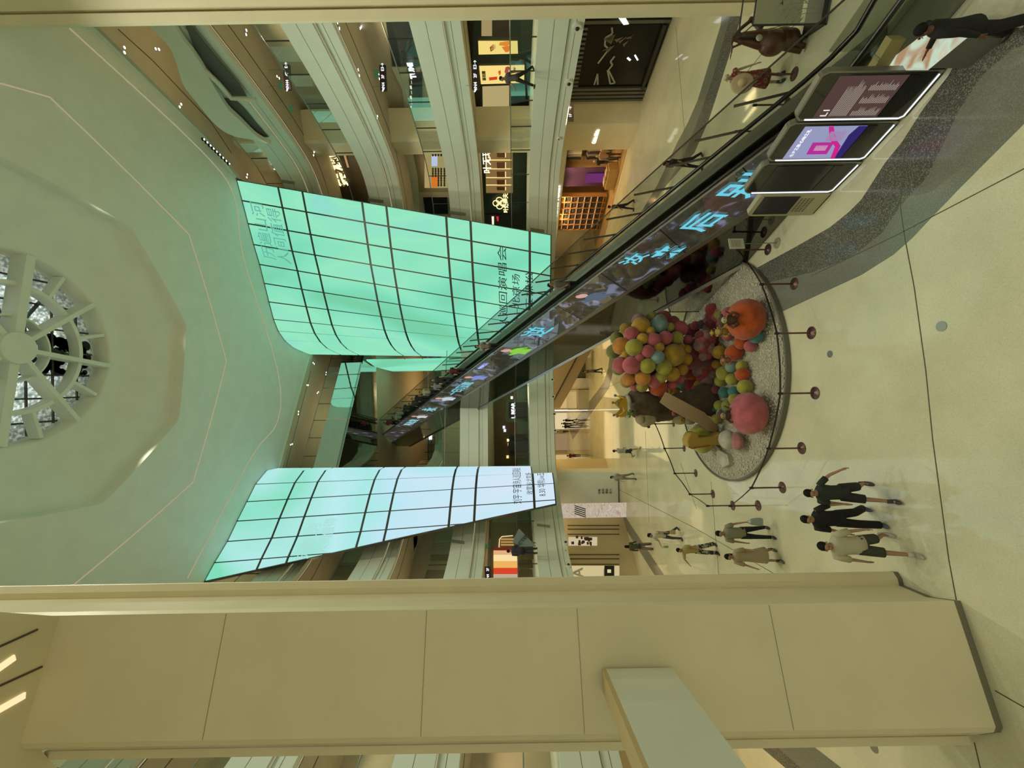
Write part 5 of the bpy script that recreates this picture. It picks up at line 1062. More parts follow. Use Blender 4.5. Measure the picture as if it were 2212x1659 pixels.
# mannequins
mq = onz(1690, 168); wx = surf('mannequin_skin', (.50, .40, .27), .35)
person('faceless mannequin in red patterned dress holding a straw hat, behind the escalator', mq, F(165), 1.75, ((2, 2, 2), (-2, 2, 2)), ((20, 10, 40), (6, 14, 20)), surf('red_dress', (.22, .02, .02), .7, c2=(.35, .25, .18), scale=18, lo=.5, hi=.62), topkind='dress', sleeve=.2, hair='none', detail=1, skin=wx, name='mannequin')
ht = onY(1603, 180, mq.y - .28); t = thing('straw_hat', 'wide-brimmed cream straw hat in the mannequin\'s hands', 'hat', ht); Rt = Matrix.Rotation(1.2, 3, 'X'); mb = MB(); mb.ball(ht, (.30, .30, .02), 24, 6, Rt); mb.build('brim', paint((.48, .38, .22), .8), t, smooth=True); mb = MB(); mb.ball(ht + Rt @ Vector((0, 0, .03)), (.12, .12, .12), 16, 10, Rt); mb.build('crown', paint((.48, .38, .22), .8), t, smooth=True)
# ================================================================ SHOPS AND SIGNS ALONG THE GALLERIES
def seg(P, x, y):
    r0 = pq(x, y)[0] / FPX
    for a, b in zip(P, P[1:]):
        ra = a[0] / a[1] if a[1] > 1 else 9; rb = b[0] / b[1] if b[1] > 1 else 9
        if (ra - r0) * (rb - r0) <= 0: return a, b
    return P[-2], P[-1]
def nrm_of(a, b):
    d = Vector((b[0] - a[0], b[1] - a[1], 0)).normalized(); n = Vector((-d.y, d.x, 0)); return (n if n.dot(Vector((-a[0], -a[1], 0))) > 0 else -n), d
def plate(pix, P, off, th, mat, name, t, at=None):
    a, b = seg(P, *(at or pix[0])); n, d = nrm_of(a, b); pts = [onw(x, y, a, b, off) for x, y in pix]
    return MB().ext(pts, -n * th).build(name, mat, t)
def sign(s, x, y, P, off, size, mat, t, at=None, sx=1.0, bold=.01):
    a, b = seg(P, *(at or (x, y))); n, d = nrm_of(a, b); R = Vector((0, 0, 1)).cross(n); return text(s, onw(x, y, a, b, off), R, (0, 0, 1), size, mat, t, sx=sx, bold=bold)
# --- ground floor, dark boutique with slatted frame (a real recess)
ba, bb_ = (17.6, 20.0), (16.75, 24.9); bn, bd = nrm_of(ba, bb_); Z = Vector((0, 0, 1))
a0 = Vector((ba[0], ba[1], 0)) - bd * .6; Lb = 5.35
t = thing('boutique_front', 'dark boutique front with ribbed metal surround and jagged white window lines', 'shopfront', a0); dk = paint((.05, .05, .04), .4, .4); mb = MB()
def bp(u, z, o=0.0): return a0 + bd * u + Z * z + bn * o
MB().ext([bp(0, 0, .02), bp(Lb, 0, .02), bp(Lb, 4.85, .02), bp(0, 4.85, .02)], -bn * .04).build('backing', paint((.02, .02, .018), .3), t)
MB().ext([bp(.9, .35, .05), bp(Lb - 1.0, .35, .05), bp(Lb - 1.0, 3.95, .05), bp(.9, 3.95, .05)], -bn * .02).build('window', surf('shop_window', (.012, .012, .01), .15, spec=.2), t)
mb = MB()
for k in range(4): mb.ext([bp(Lb - 1.0 + k * .25, 0, .04), bp(Lb - .86 + k * .25, 0, .04), bp(Lb - .86 + k * .25, 4.85, .04), bp(Lb - 1.0 + k * .25, 4.85, .04)], bn * .14)
for k in range(3): mb.ext([bp(.0 + k * .3, 0, .04), bp(.16 + k * .3, 0, .04), bp(.16 + k * .3, 4.85, .04), bp(.0 + k * .3, 4.85, .04)], bn * .14)
for k in range(14): mb.ext([bp(.95 + k * .245, 3.98, .04), bp(1.08 + k * .245, 3.98, .04), bp(1.08 + k * .245, 4.8, .04), bp(.95 + k * .245, 4.8, .04)], bn * .1)
mb.build('rib', paint((.13, .135, .11), .4, .3), t); MB().ext([bp(.8, .18, .05), bp(Lb - .9, .18, .05), bp(Lb - .9, .34, .05), bp(.8, .34, .05)], bn * .2).build('sill', dk, t)
wl = paint((.34, .37, .36), .4); mb = MB()
def zig(pts, w_=.045):
    for (u0, z0), (u1, z1) in zip(pts, pts[1:]):
        dv = Vector((u1 - u0, z1 - z0)).normalized(); m = (-dv.y * w_, dv.x * w_); mb.ext([bp(u0 + m[0], z0 + m[1], .07), bp(u1 + m[0], z1 + m[1], .07), bp(u1 - m[0], z1 - m[1], .07), bp(u0 - m[0], z0 - m[1], .07)], bn * .01)
zig([(1.0, 2.8), (1.3, 2.7), (1.5, 3.0), (1.9, 2.95), (2.1, 2.7), (2.9, 3.1)]); zig([(2.5, 2.3), (2.8, 2.45), (3.0, 2.3), (3.3, 2.45), (4.1, 1.9), (4.15, 2.15), (3.3, 2.5)]); zig([(4.2, 3.05), (3.5, 3.0), (4.2, 2.85)]); mb.build('window_line', wl, t)
mb = MB(); zig([(2.6, 1.6), (2.75, 1.4)], .05); zig([(2.45, 1.25), (2.75, 1.0)], .04); mb.build('light_tube', M['white_glow'], t)
mb = MB(); rg = random.Random(2)
for k in range(10): u, z_ = 1.0 + rg.random() * 1.0, 1.4 + rg.random() * 1.3; mb.ext([bp(u, z_, .07), bp(u + rg.uniform(.1, .5), z_ + rg.uniform(-.1, .3), .07), bp(u + rg.uniform(0, .3), z_ + rg.uniform(.2, .5), .07)], bn * .01)
mb.build('facet', paint((.16, .15, .11), .3), t)
mb = MB(); mb.ext([bp(u, z_, .22) for u, z_ in [(.0, 2.95), (.1, 2.95), (.75, 2.3), (.72, 2.05), (.35, 2.35), (.1, 2.1), (.0, 2.1)]], bn * .03); mb.ext([bp(u, z_, .22) for u, z_ in [(.02, 2.02), (.3, 1.75), (.16, 1.75), (.0, 1.85)]], bn * .03); mb.build('logo_light', lit((.9, 1, .97), 1.5), t)
# --- column lettering and clothes shop (recessed room)
ca, cb_ = (15.5, 27.6), (16.4, 28.6)
cn = thing('shop_lettering', 'small glowing shop name letters on the stone column, top of the clothes shop', 'sign', (15.5, 26.5, 2.5)); text('Calvin Klein', onw(1287, 296, (15.65, 25.35), (15.5, 27.6), .05), (.35, -.95, 0) if False else (0.067, -.998, 0), (0, 0, 1), .34, lit((1, .95, .7), 1.6), cn, sx=.8, bold=.015)
WC = [Vector((15.6, 27.9)), Vector((12.2, 35.2))]; cd = (WC[1] - WC[0]).normalized(); cdn = Vector((-cd.y, cd.x)); cdn = cdn if cdn.x < 0 else -cdn; D3 = Vector((cd.x, cd.y, 0)); N3 = Vector((cdn.x, cdn.y, 0)); O3 = Vector((WC[0].x, WC[0].y, 0)); LC = (WC[1] - WC[0]).length
def sp_(u, z, o): return O3 + D3 * u + Z * z + N3 * o      # o > 0 towards the atrium
t = thing('clothes_shop', 'open clothes shop with warm light, purple wall and full shelves on the ground floor', 'shop', sp_(LC / 2, 0, 0)); wm = paint((.50, .33, .15), .7)
MB().ext([sp_(-.3, 4.0, 0), sp_(LC + 3, 4.0, 0), sp_(LC + 3, 4.9, 0), sp_(-.3, 4.9, 0)], -N3 * .3).build('header', M['plaster'], t)
MB().ext([sp_(-.5, 0, -4), sp_(LC + 3, 0, -4), sp_(LC + 3, 4, -4), sp_(-.5, 4, -4)], -N3 * .1).build('back_wall', wm, t)
MB().ext([sp_(-.5, 0, 0), sp_(-.5, 0, -4), sp_(-.5, 4, -4), sp_(-.5, 4, 0)], -D3 * .1).build('side_wall', wm, t)
MB().ext([sp_(-.5, 4.0, 0), sp_(LC + 3, 4.0, 0), sp_(LC + 3, 4.0, -4), sp_(-.5, 4.0, -4)], Z * .05).build('ceiling_panel', paint((.5, .42, .28)), t)
MB().ext([sp_(-.3, .012, 0), sp_(LC + 3, .012, 0), sp_(LC + 3, .012, -4), sp_(-.3, .012, -4)], Z * .01).build('shop_floor', M['wood_floor'], t)
MB().ext([sp_(3.0, .05, -2.2), sp_(4.6, .05, -2.2), sp_(4.6, 3.9, -2.2), sp_(3.0, 3.9, -2.2)], -N3 * .1).build('purple_panel', paint((.10, .04, .13), .5), t)
MB().ext([sp_(3.4, .3, -2.1), sp_(4.2, .3, -2.1), sp_(4.2, 2.0, -2.1), sp_(3.4, 2.0, -2.1)], -N3 * .02).build('poster', lit((.15, .03, .14), 1), t)
text('Calvin Klein', sp_(4.2, 4.46, .06), -D3, Z, .78, lit((1, .95, .72), 1.6), t, sx=.82, bold=.02)
for zz in (3.7,): MB().ext([sp_(0, 3.97, -.6), sp_(LC + 2, 3.97, -.6), sp_(LC + 2, 3.97, -.75), sp_(0, 3.97, -.75)], -Z * .03).build('light_strip', lit((1, .72, .35), 3.5), t)
for u0 in (.6, 2.0): lamp('shop_lamp', 'SPOT', sp_(u0 + .3, 3.95, -1.6), 200, (1, .7, .35), .06, spot=2.7)
for u0 in (5.0, 6.8): lamp('shop_lamp', 'SPOT', sp_(u0, 3.95, -1.0), 220, (1, .66, .3), .06, spot=2.7)
sh_ = thing('shelf_unit', 'tall lit wooden shelf grid with folded jeans in the clothes shop', 'shelves', sp_(6.4, 0, -1.6)); mb = MB(); wd = paint((.48, .24, .07), .5)
for r in range(7): mb.ext([sp_(4.9, .4 + .52 * r, -1.4), sp_(8.4, .4 + .52 * r, -1.4), sp_(8.4, .4 + .52 * r, -1.8), sp_(4.9, .4 + .52 * r, -1.8)], Z * .04)
for c in range(7): mb.ext([sp_(4.9 + .58 * c, .2, -1.4), sp_(4.94 + .58 * c, .2, -1.4), sp_(4.94 + .58 * c, 3.8, -1.4), sp_(4.9 + .58 * c, 3.8, -1.4)], -N3 * .4)
mb.build('frame', wd, sh_); MB().ext([sp_(4.9, .2, -1.85), sp_(8.4, .2, -1.85), sp_(8.4, 3.8, -1.85), sp_(4.9, 3.8, -1.85)], -N3 * .03).build('back_board', paint((.42, .20, .05), .5), sh_)
mb = MB()
for r in range(6): mb.ext([sp_(4.95, .40 + .52 * r + .47, -1.45), sp_(8.3, .40 + .52 * r + .47, -1.45), sp_(8.3, .42 + .52 * r + .47, -1.45), sp_(4.95, .42 + .52 * r + .47, -1.45)], -N3 * .02)
mb.build('light_line', lit((1, .8, .5), 1.2), sh_); rg = random.Random(9); jc = [(.03, .035, .05), (.02, .02, .02), (.06, .07, .10)]
j0 = None
for r in range(6):
    for c in range(6):
        q = sp_(5.2 + .58 * c, .45 + .52 * r, -1.6); hh = .22
        if j0 is None: j0 = MB().box((0, 0, .13), (.34, .3, .26), math.atan2(cd.y, cd.x)).build('folded_jeans', cloth(jc[0])); tag(j0, 'stack of folded dark jeans in the lit shelf grid', 'clothes', 'jeans stacks in the shelf grid'); j0.location = q; bv = j0.modifiers.new('bevel', 'BEVEL'); bv.width = .04; bv.segments = 2
        else: o = j0.copy(); col.objects.link(o); o.location = q
# clothes on rails
def garment(p, w_, h_, c, lab, ang, g='clothes hanging in the ground-floor clothes shop'):
    mb = MB(); R = Matrix.Rotation(ang, 3, 'Z'); pr = [(0, 0, .02), (w_ * .2, .02, .0), (w_ * .5, .05, -.08), (w_ * .42, .055, -.3), (w_ * .40, .06, -h_ * .7), (w_ * .45, .06, -h_)]
    mb.rings([[Vector(p) + R @ Vector((s * hw, f * tk, z)) for s, f in ((-1, -1), (1, -1), (1, 1), (-1, 1))] for hw, tk, z in [(max(a, .02), max(b, .015), z) for a, b, z in pr]]); o = mb.build('garment', cloth(c), smooth='auto'); tag(o, lab, 'garment', g); return o
rg = random.Random(12); pal = [((.02, .02, .02), 'black'), ((.42, .38, .28), 'cream'), ((.05, .05, .07), 'dark navy'), ((.24, .22, .18), 'grey'), ((.40, .24, .13), 'tan')]
for row, z0 in ((0, 3.5), (1, 2.0)):
    for k in range(15):
        c, nm = pal[rg.randrange(5) if row else rg.choice((0, 1, 0, 2, 3))]; garment(sp_(-.2 + .22 * k, z0, -3.4), .5, 1.1, c, '%s garment on the %s rail at the right of the clothes shop' % (nm, 'upper' if row == 0 else 'lower'), math.atan2(cd.y, cd.x) + 1.2)
for row, z0 in ((0, 3.4), (1, 2.1)):
    MB_ = MB().tube([sp_(-.4, z0 + .04, -3.4), sp_(3.2, z0 + .04, -3.4)], .018, 6).build('clothes_rail', M['dark_steel']); tag(MB_, ('upper' if row == 0 else 'lower') + ' dark clothes rail in the ground-floor clothes shop', 'rail')
for k, (u, o, c, lb_) in enumerate([(.6, -1.2, (.45, .42, .33), 'white-topped mannequin in grey trousers at the front of the clothes shop'), (1.2, -1.1, (.46, .30, .22), 'mannequin in pink top and grey trousers in the clothes shop'), (1.9, -1.5, (.02, .02, .02), 'mannequin in black at the front of the clothes shop')]):
    person(lb_, sp_(u, .022, o), F(150), 1.8, ((2, 2, 2), (-2, 2, 2)), ((4, 8, 10), (4, 8, 12)), c, (.10, .10, .09), detail=0, hair='none', skin=wx, name='mannequin')
tb = thing('display_table', 'low wooden display table with folded knitwear in the clothes shop', 'table', sp_(2.6, 0, -.9)); MB().box(sp_(2.7, .38, -.9), (1.7, .8, .72), math.atan2(cd.y, cd.x)).build('plinth', paint((.50, .32, .12), .5), tb)
for k in range(5): tag(MB().box(sp_(2.1 + .3 * k, .80 + .02 * (k % 2), -.9), (.24, .5, .12), math.atan2(cd.y, cd.x)).build('folded_knitwear', cloth([(.42, .30, .18), (.5, .42, .3), (.35, .2, .1), (.4, .36, .3), (.5, .35, .2)][k])), 'pile of folded knitwear on the low display table, %s' % ['tan', 'cream', 'brown', 'grey', 'apricot'][k], 'clothes')
# --- second floor right: drink posters and dark green shop
W2 = WUR
t = thing('drink_shop', 'dark green drink shop with two glowing yellow posters on the second floor', 'shop', (17.5, 19, 6.7))
gr = paint((.022, .034, .024), .5)
plate([(1022, 30), (1022, 245), (1158, 245), (1158, 30)], W2, .05, .05, gr, 'front', t, (1080, 120))
plate([(1033, 90), (1034, 118), (1119, 116), (1118, 90)], W2, .12, .05, lit((.78, .60, .18), 1.15), 'poster', t, (1080, 120)); plate([(1035, 144), (1039, 182), (1132, 179), (1133, 142)], W2, .12, .05, lit((.82, .62, .20), 1.15), 'poster', t, (1080, 120))
for pl, c in [([(1056, 168), (1057, 174), (1074, 172), (1074, 166)], (.65, .05, .02)), ([(1076, 155), (1079, 164), (1082, 158), (1081, 152)], (.6, .1, .03)), ([(1092, 146), (1090, 156), (1096, 163), (1104, 158), (1103, 148), (1098, 144)], (.35, .08, .05)), ([(1098, 150), (1097, 159), (1103, 160), (1105, 152)], (.8, .7, .5)), ([(1110, 145), (1109, 153), (1113, 156), (1114, 148)], (.4, .08, .02)), ([(1118, 152), (1116, 160), (1122, 170), (1128, 162)], (.7, .45, .1)),
                 ([(1058, 103), (1060, 112), (1067, 107), (1066, 96)], (.3, .06, .02)), ([(1062, 98), (1061, 108), (1071, 105), (1070, 97)], (.62, .45, .12)), ([(1080, 92), (1078, 98), (1094, 100), (1103, 96), (1101, 89)], (.72, .25, .03)), ([(1084, 102), (1092, 113), (1099, 112), (1104, 99), (1096, 100)], (.7, .2, .03))]:
    plate(pl, W2, .15, .02, lit(c, 1.0), 'picture', t, (1080, 120))
sign('茶百道', 1046, 164, W2, .16, .2, paint((.15, .16, .05), .5), t, (1080, 120))
plate([(1040, 33), (1040, 78), (1063, 78), (1063, 33)], W2, .1, .04, lit((.40, .30, .13), .9), 'lit_ceiling', t, (1080, 120)); plate([(1042, 188), (1043, 238), (1100, 238), (1100, 186)], W2, .1, .04, lit((.50, .40, .18), .9), 'lit_wall', t, (1080, 120)); plate([(1066, 63), (1066, 66), (1066, 80), (1100, 80), (1100, 32), (1066, 32)], W2, .12, .04, paint((.03, .02, .012), .4), 'dark_screen', t, (1080, 120))
t = thing('skincare_shop', 'dark green salon front with wooden panels, light tubes and a quatrefoil emblem', 'shop', (14, 31, 6.7))
def seg2(x, y): return seg(W2, x, y)
for (x0, x1, y0, y1) in [(1036, 1150, 300, 385), (1036, 1150, 385, 540)]:
    at = (1090, (y0 + y1) / 2); plate([(x0, y0), (x0, y1), (x1, y1), (x1, y0)], W2, .05, .05, gr, 'front', t, (1090, 330))
plate([(1047, 300), (1050, 417), (1108, 417), (1108, 300)], W2, .09, .03, lit((.24, .15, .05), .9), 'panel_wall', t, (1090, 330))
for y0, y1 in ((300, 315), (326, 340), (351, 364), (371, 384), (389, 400), (404, 411)): plate([(1073, y0), (1074, y1), (1091, y1), (1091, y0)], W2, .13, .03, paint((.12, .05, .02), .4), 'wood_panel', t, (1090, 330)); plate([(1091, y0), (1091, y1), (1093, y1), (1093, y0)], W2, .13, .03, M['warm'], 'light_edge', t, (1090, 330))
for y in (321, 346, 365, 384, 400): plate([(1050, y - 1), (1050, y + 1), (1106, y + 1), (1106, y - 1)], W2, .14, .03, lit((.95, .68, .26), 1.0), 'light_tube', t, (1090, 330))
sign('叶无理念', 1052, 338, W2, .25, .62, lit((1, .92, .62), 1.6), t, (1090, 330)); sign('叶焕理夫', 1093, 439, W2, .25, .42, lit((1, .8, .38), 1.6), t, (1090, 330))
a, b = seg(W2, 1090, 330); n2, d2 = nrm_of(a, b); c0 = onw(1079, 439, a, b, .25); mb = MB()
for k in range(4):
    aa = math.pi / 2 * k; ce = c0 + (d2 * math.cos(aa) + Z * math.sin(aa)) * .26; mb.tube([ce + (d2 * math.cos(q) + Z * math.sin(q)) * .24 for q in [2 * math.pi * j / 20 for j in range(20)]], .035, 5, closed=True)
mb.build('emblem', lit((1, .78, .35), 1.5), t)
plate([(1050, 464), (1052, 520), (1140, 530), (1140, 464)], W2, .12, .04, paint((.035, .02, .012), .5), 'dark_bay', t, (1090, 330)); plate([(1072, 468), (1074, 478), (1077, 478), (1077, 468)], W2, .2, .03, lit((.5, .03, .02), 1.2), 'red_light', t, (1090, 330)); plate([(1062, 468), (1063, 486), (1067, 486), (1067, 468)], W2, .2, .03, lit((.9, .8, .6), 1.2), 'white_light', t, (1090, 330))
# --- third floor right
W3 = WUR; t = thing('sportswear_shop', 'bright sportswear shop with white fascia band and rows of shoes on the third floor', 'shop', (15, 27, 11.9))
plate([(833, 43), (848, 143), (922, 143), (905, 43)], W3, .05, .05, paint((.045, .05, .055), .3), 'dark_glazing', t, (880, 100))
plate([(845, 145), (869, 195), (874, 247), (893, 247), (893, 200), (905, 178), (908, 147)], W3, .10, .05, paint((.60, .60, .45), .5), 'white_fascia', t, (880, 180)); plate([(884, 160), (884, 245), (912, 245), (912, 160)], W3, .13, .05, paint((.05, .04, .045), .4), 'shop_view', t, (880, 180)); plate([(880, 147), (882, 160), (899, 159), (896, 146)], W3, .16, .05, M['black'], 'logo_board', t, (880, 180)); sign('TUMI', 890, 153, W3, .24, .42, lit((.95, .95, 1), 1.6), t, (880, 180), bold=.02)
for k in range(7): plate([(885 + 3 * (k % 2), 164 + 11 * k), (886 + 3 * (k % 2), 170 + 11 * k), (890, 171 + 11 * k), (889, 164 + 11 * k)], W3, .2, .03, lit((.85, .75, .5), 1.1), 'lit_shelf', t, (880, 180))
plate([(869, 300), (880, 360), (894, 455), (907, 455), (902, 380), (885, 300)], W3, .14, .06, paint((.55, .55, .42), .5), 'white_fascia', t, (900, 360)); plate([(873, 303), (874, 320), (879, 304)], W3, .22, .03, lit((.85, .08, .02), 1.1), 'red_flag', t, (900, 360))
plate([(886, 300), (905, 415), (968, 415), (968, 300)], W3, .06, .05, paint((.30, .25, .15), .6), 'front', t, (900, 360)); plate([(917, 303), (917, 406), (972, 406), (972, 303)], W3, .12, .04, lit((.42, .32, .13), .95), 'lit_wall', t, (900, 360))
a, b = seg(W3, 900, 360); n3, d3 = nrm_of(a, b); mb = MB()
for yy in [x for x in range(310, 404, 5)]:
    for xx in (935, 941, 947, 953, 960):
        if 336 < yy < 362 or (380 < yy < 404 and xx < 946): continue
        q = onw(xx, yy, a, b, .16); mb.ball(q, (.1, .1, .07), 6, 5)
sh2 = mb.build('shoe_display', paint((.06, .05, .03)), t); sh2['kind'] = 'stuff'
plate([(932, 337), (932, 359), (945, 359), (945, 337)], W3, .18, .03, lit((.55, .6, .85), 1), 'picture_panel', t, (900, 360)); plate([(932, 382), (933, 404), (945, 404), (945, 382)], W3, .18, .03, lit((.8, .18, .02), 1), 'picture_panel', t, (900, 360))
plate([(914, 427), (919, 462), (968, 462), (966, 427)], W3, .12, .05, paint((.01, .01, .02), .2), 'dark_screen', t, (900, 360)); 
# --- fourth floor right: restaurant with glowing characters
t = thing('noodle_restaurant', 'dim restaurant front with large glowing yellow characters on the fourth floor', 'shop', (13, 31, 17.1)); plate([(700, 300), (728, 450), (800, 450), (800, 300)], WUR, .05, .05, paint((.07, .04, .02), .5), 'front', t, (740, 370))
sign('蔡澜', 729, 370, WUR, .3, 1.15, lit((1, .85, .4), 1.8), t, (740, 370), bold=.035)
plate([(707, 344), (716, 388), (718, 388), (709, 344)], WUR, .2, .04, lit((.9, .6, .22), 1.1), 'light_line', t, (740, 370)); plate([(733, 305), (750, 362), (754, 362), (738, 305)], WUR, .2, .04, lit((.55, .30, .14), 1.0), 'wood_band', t, (740, 370))
t = thing('corner_shop', 'black shopfront with white round logo characters on the top floor', 'shop', (13.8, 29, 22.3)); plate([(566, 318), (590, 400), (618, 400), (600, 318)], WUR, .05, .05, paint((.015, .03, .022), .3), 'front', t, (590, 350)); sign('巴奴', 584, 352, WUR, .2, .55, lit((.9, .95, .92), 1.5), t, (590, 350), bold=.02)
# --- hanging direction signs
def hang(x, y, Yd, w_, s, lab, h_=.34):
    c = onY(x, y, Yd); t = thing('hanging_sign', lab, 'sign', c); MB().box(c, (w_, .1, h_), -.1).build('panel', paint((.035, .022, .018), .4), t)
    mb = MB()
    zs_ = min(z for z in (4.83, 9.9, 15.1, 20.3, 24.6) if z > c.z + h_ / 2)
    for q in (-.35, .35): mb.tube([c + Vector((q * w_, 0, h_ / 2)), Vector((c.x + q * w_, c.y, zs_ + .02))], .01, 4)
    mb.build('hanger', M['steel'], t); text(s, c + Vector((0, -.06, 0)), Vector((1, -.1, 0)), (0, 0, 1), h_ * .62, lit((.9, .92, 1), 1.4), t)
hang(828, 169, 21.8, 1.25, '↰N4   3F   E3→', 'brown hanging sign reading 3F with arrows, right gallery'); hang(621, 168, 21.4, 1.2, '↰N44   4F   E→', 'brown hanging sign reading 4F with arrows, right gallery'); hang(1027, 167, 19.4, 1.08, '↰N4   2F   E3→', 'black hanging sign reading 2F with arrows, beside the drink posters'); hang(1232, 243, 22.3, .88, '1F   →', 'black hanging sign reading 1F tucked under the second-floor slab'); hang(1054, 1241, 24.0, .92, '↰N4   2F', 'black hanging sign reading 2F beside the big pillar')
for (x, y, Yd) in [(813, 160, 21.2), (628, 234, 22.4), (606, 185, 21.4), (1052, 1180, 26.5)]:
    c = onY(x, y, Yd); o = MB().box(c, (.3, .04, .14), -.1).build('exit_sign', lit((.02, .12, .05), 1.0)); tag(o, 'small green exit sign hanging in the gallery at %s' % {813: 'third-floor level', 628: 'fourth-floor level by the column', 606: 'fourth-floor level, nearest', 1052: 'the left second-floor shops'}[x], 'exit sign', 'green exit signs')
# --- left side second floor
t = thing('sports_shop', 'orange and red lit shop with posters on the left second floor', 'shop', (-12.5, 25, 6.7)); WLL = WUL
plate([(1060, 1128), (1060, 1262), (1158, 1262), (1158, 1128)], WLL, .05, .05, paint((.30, .22, .12), .6), 'front', t, (1100, 1210))
for y0, y1, c in [(1183, 1189, (.16, .02, .01)), (1189, 1197, (.75, .42, .2)), (1198, 1212, (.95, .72, .36)), (1212, 1226, (.85, .45, .12)), (1227, 1239, (.70, .06, .02)), (1240, 1262, (.52, .40, .28))]: plate([(1066, y0), (1066, y1), (1118, y1), (1118, y0)], WLL, .12, .03, lit(c, 1.0), 'poster', t, (1100, 1210))
mb = MB(); a, b = seg(WLL, 1100, 1210); nL, dL = nrm_of(a, b); mb.tube([onw(x, y, a, b, .15) for x, y in [(1078, 1182), (1079, 1165), (1084, 1159), (1108, 1157)]], .03, 5); mb.build('light_line', M['warm'], t)
for k in range(3): plate([(1082, 1163 + 6 * k), (1082, 1166 + 6 * k), (1110, 1166 + 6 * k), (1110, 1163 + 6 * k)], WLL, .12, .03, lit((.45, .27, .08), 1), 'lit_shelf', t, (1100, 1210))
bn_ = thing('banner', 'pale blue tilted banner with black lettering hung at the left second-floor balustrade', 'banner', onY(1130, 1165, 23.0)); cB = [onY(x, y, 23.0) for x, y in [(1107, 1170), (1121, 1142), (1158, 1180), (1121, 1181)]]; MB().ext(cB, (0, .03, 0)).build('cloth_panel', paint((.20, .26, .28), .6), bn_); text('ARC\'TERYX', onY(1130, 1166, 22.95), (-.2 + 1.0, 0, -.75), (.75, 0, 1.0), .27, M['black'], bn_)
t = thing('cosmetics_shop', 'bright cream shop wall with dark vertical lines on the left ground floor', 'shop', (-12, 29, 0)); W1L = [(-6.6, 36), (-9.5, 31), (-12.6, 26.5), (-14.6, 20), (-15.6, 10)]
mb = MB(); strip(mb, W1L, -.2, 0, 0, 4.85); mb.build('wall_panel', paint((.62, .50, .30), .5), t)
for y in (1134, 1142, 1153, 1197, 1206, 1218): plate([(1226, y), (1226, y + 1.6), (1338, y + 1.6), (1338, y)], W1L, .03, .02, M['joint'], 'dark_line', t)
plate([(1231, 1222), (1231, 1262), (1338, 1262), (1338, 1222)], W1L, .06, .03, lit((.62, .50, .26), 1.0), 'lit_window', t); plate([(1228, 1160), (1228, 1178), (1290, 1178), (1290, 1160)], W1L, .06, .03, lit((.60, .50, .32), 1.0), 'lit_window', t)
mb = MB(); rg = random.Random(6)
for k in range(16): x0 = 1232 + rg.random() * 55; y0 = 1160 + rg.random() * 16; a, b = seg(W1L, x0, y0); q = onw(x0, y0, a, b, .2); mb.box(q, (.16, .1, .1 + .1 * rg.random()))
o = mb.build('goods', paint((.10, .06, .06)), t); o['kind'] = 'stuff'
sign('RA', 1251, 1247, W1L, .2, 1.0, paint((.75, .8, .8), .4), t, bold=.02); plate([(1306, 1222), (1306, 1244), (1327, 1244), (1327, 1222)], W1L, .9, .5, M['black'], 'display_block', t); plate([(1312, 1230), (1312, 1237), (1320, 1237), (1320, 1230)], W1L, 1.45, .02, lit((.7, .6, .4), 1), 'small_screen', t)
# stone column with relief lettering, hoarding panel with printed arch
cl_ = thing('stone_column', 'plain grey-green stone column with small metal lettering on the ground floor', 'column', (-6.2, 27.5, 0)); a, b, c_ = onz(1337, 1022), onz(1337, 1035), onz(1338, 1086)
MB().prism([(a.x + .02, a.y + .3), (b.x, b.y), (c_.x, c_.y), (c_.x - .1, c_.y + 1.6), (a.x, a.y + 1.9)], 0, 4.9).build('shaft', M['fascia'], cl_); [text(s_, Vector(((b.x + c_.x) / 2, min(b.y, c_.y) - .03, 1.5 - .28 * k_)), (1, 0, 0), (0, 0, 1), .2, M['joint'], cl_) for k_, s_ in enumerate(('印象', '店内', '请由', '此入'))]
MB().prism([(b.x - .005, b.y - .03), (c_.x, c_.y - .03), (c_.x, c_.y), (b.x, b.y)], 0, .07).build('base_strip', M['dark_steel'], cl_)
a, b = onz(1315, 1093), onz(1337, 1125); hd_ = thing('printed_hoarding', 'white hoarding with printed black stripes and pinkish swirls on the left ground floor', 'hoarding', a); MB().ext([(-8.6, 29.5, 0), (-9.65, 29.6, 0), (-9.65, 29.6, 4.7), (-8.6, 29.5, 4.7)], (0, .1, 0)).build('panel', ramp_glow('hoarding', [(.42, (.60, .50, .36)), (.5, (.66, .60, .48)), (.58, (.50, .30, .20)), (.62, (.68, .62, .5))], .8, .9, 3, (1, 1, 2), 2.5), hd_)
mb = MB()
for k in range(5): x0 = -9.6 + .14 * k; mb.ext([(x0, 29.5, 2.9), (x0 + .07, 29.5, 2.9), (x0 + .36, 29.46, 3.7), (x0 + .29, 29.46, 3.7)], (0, .02, 0))
mb.build('printed_stripe', M['black'], hd_)
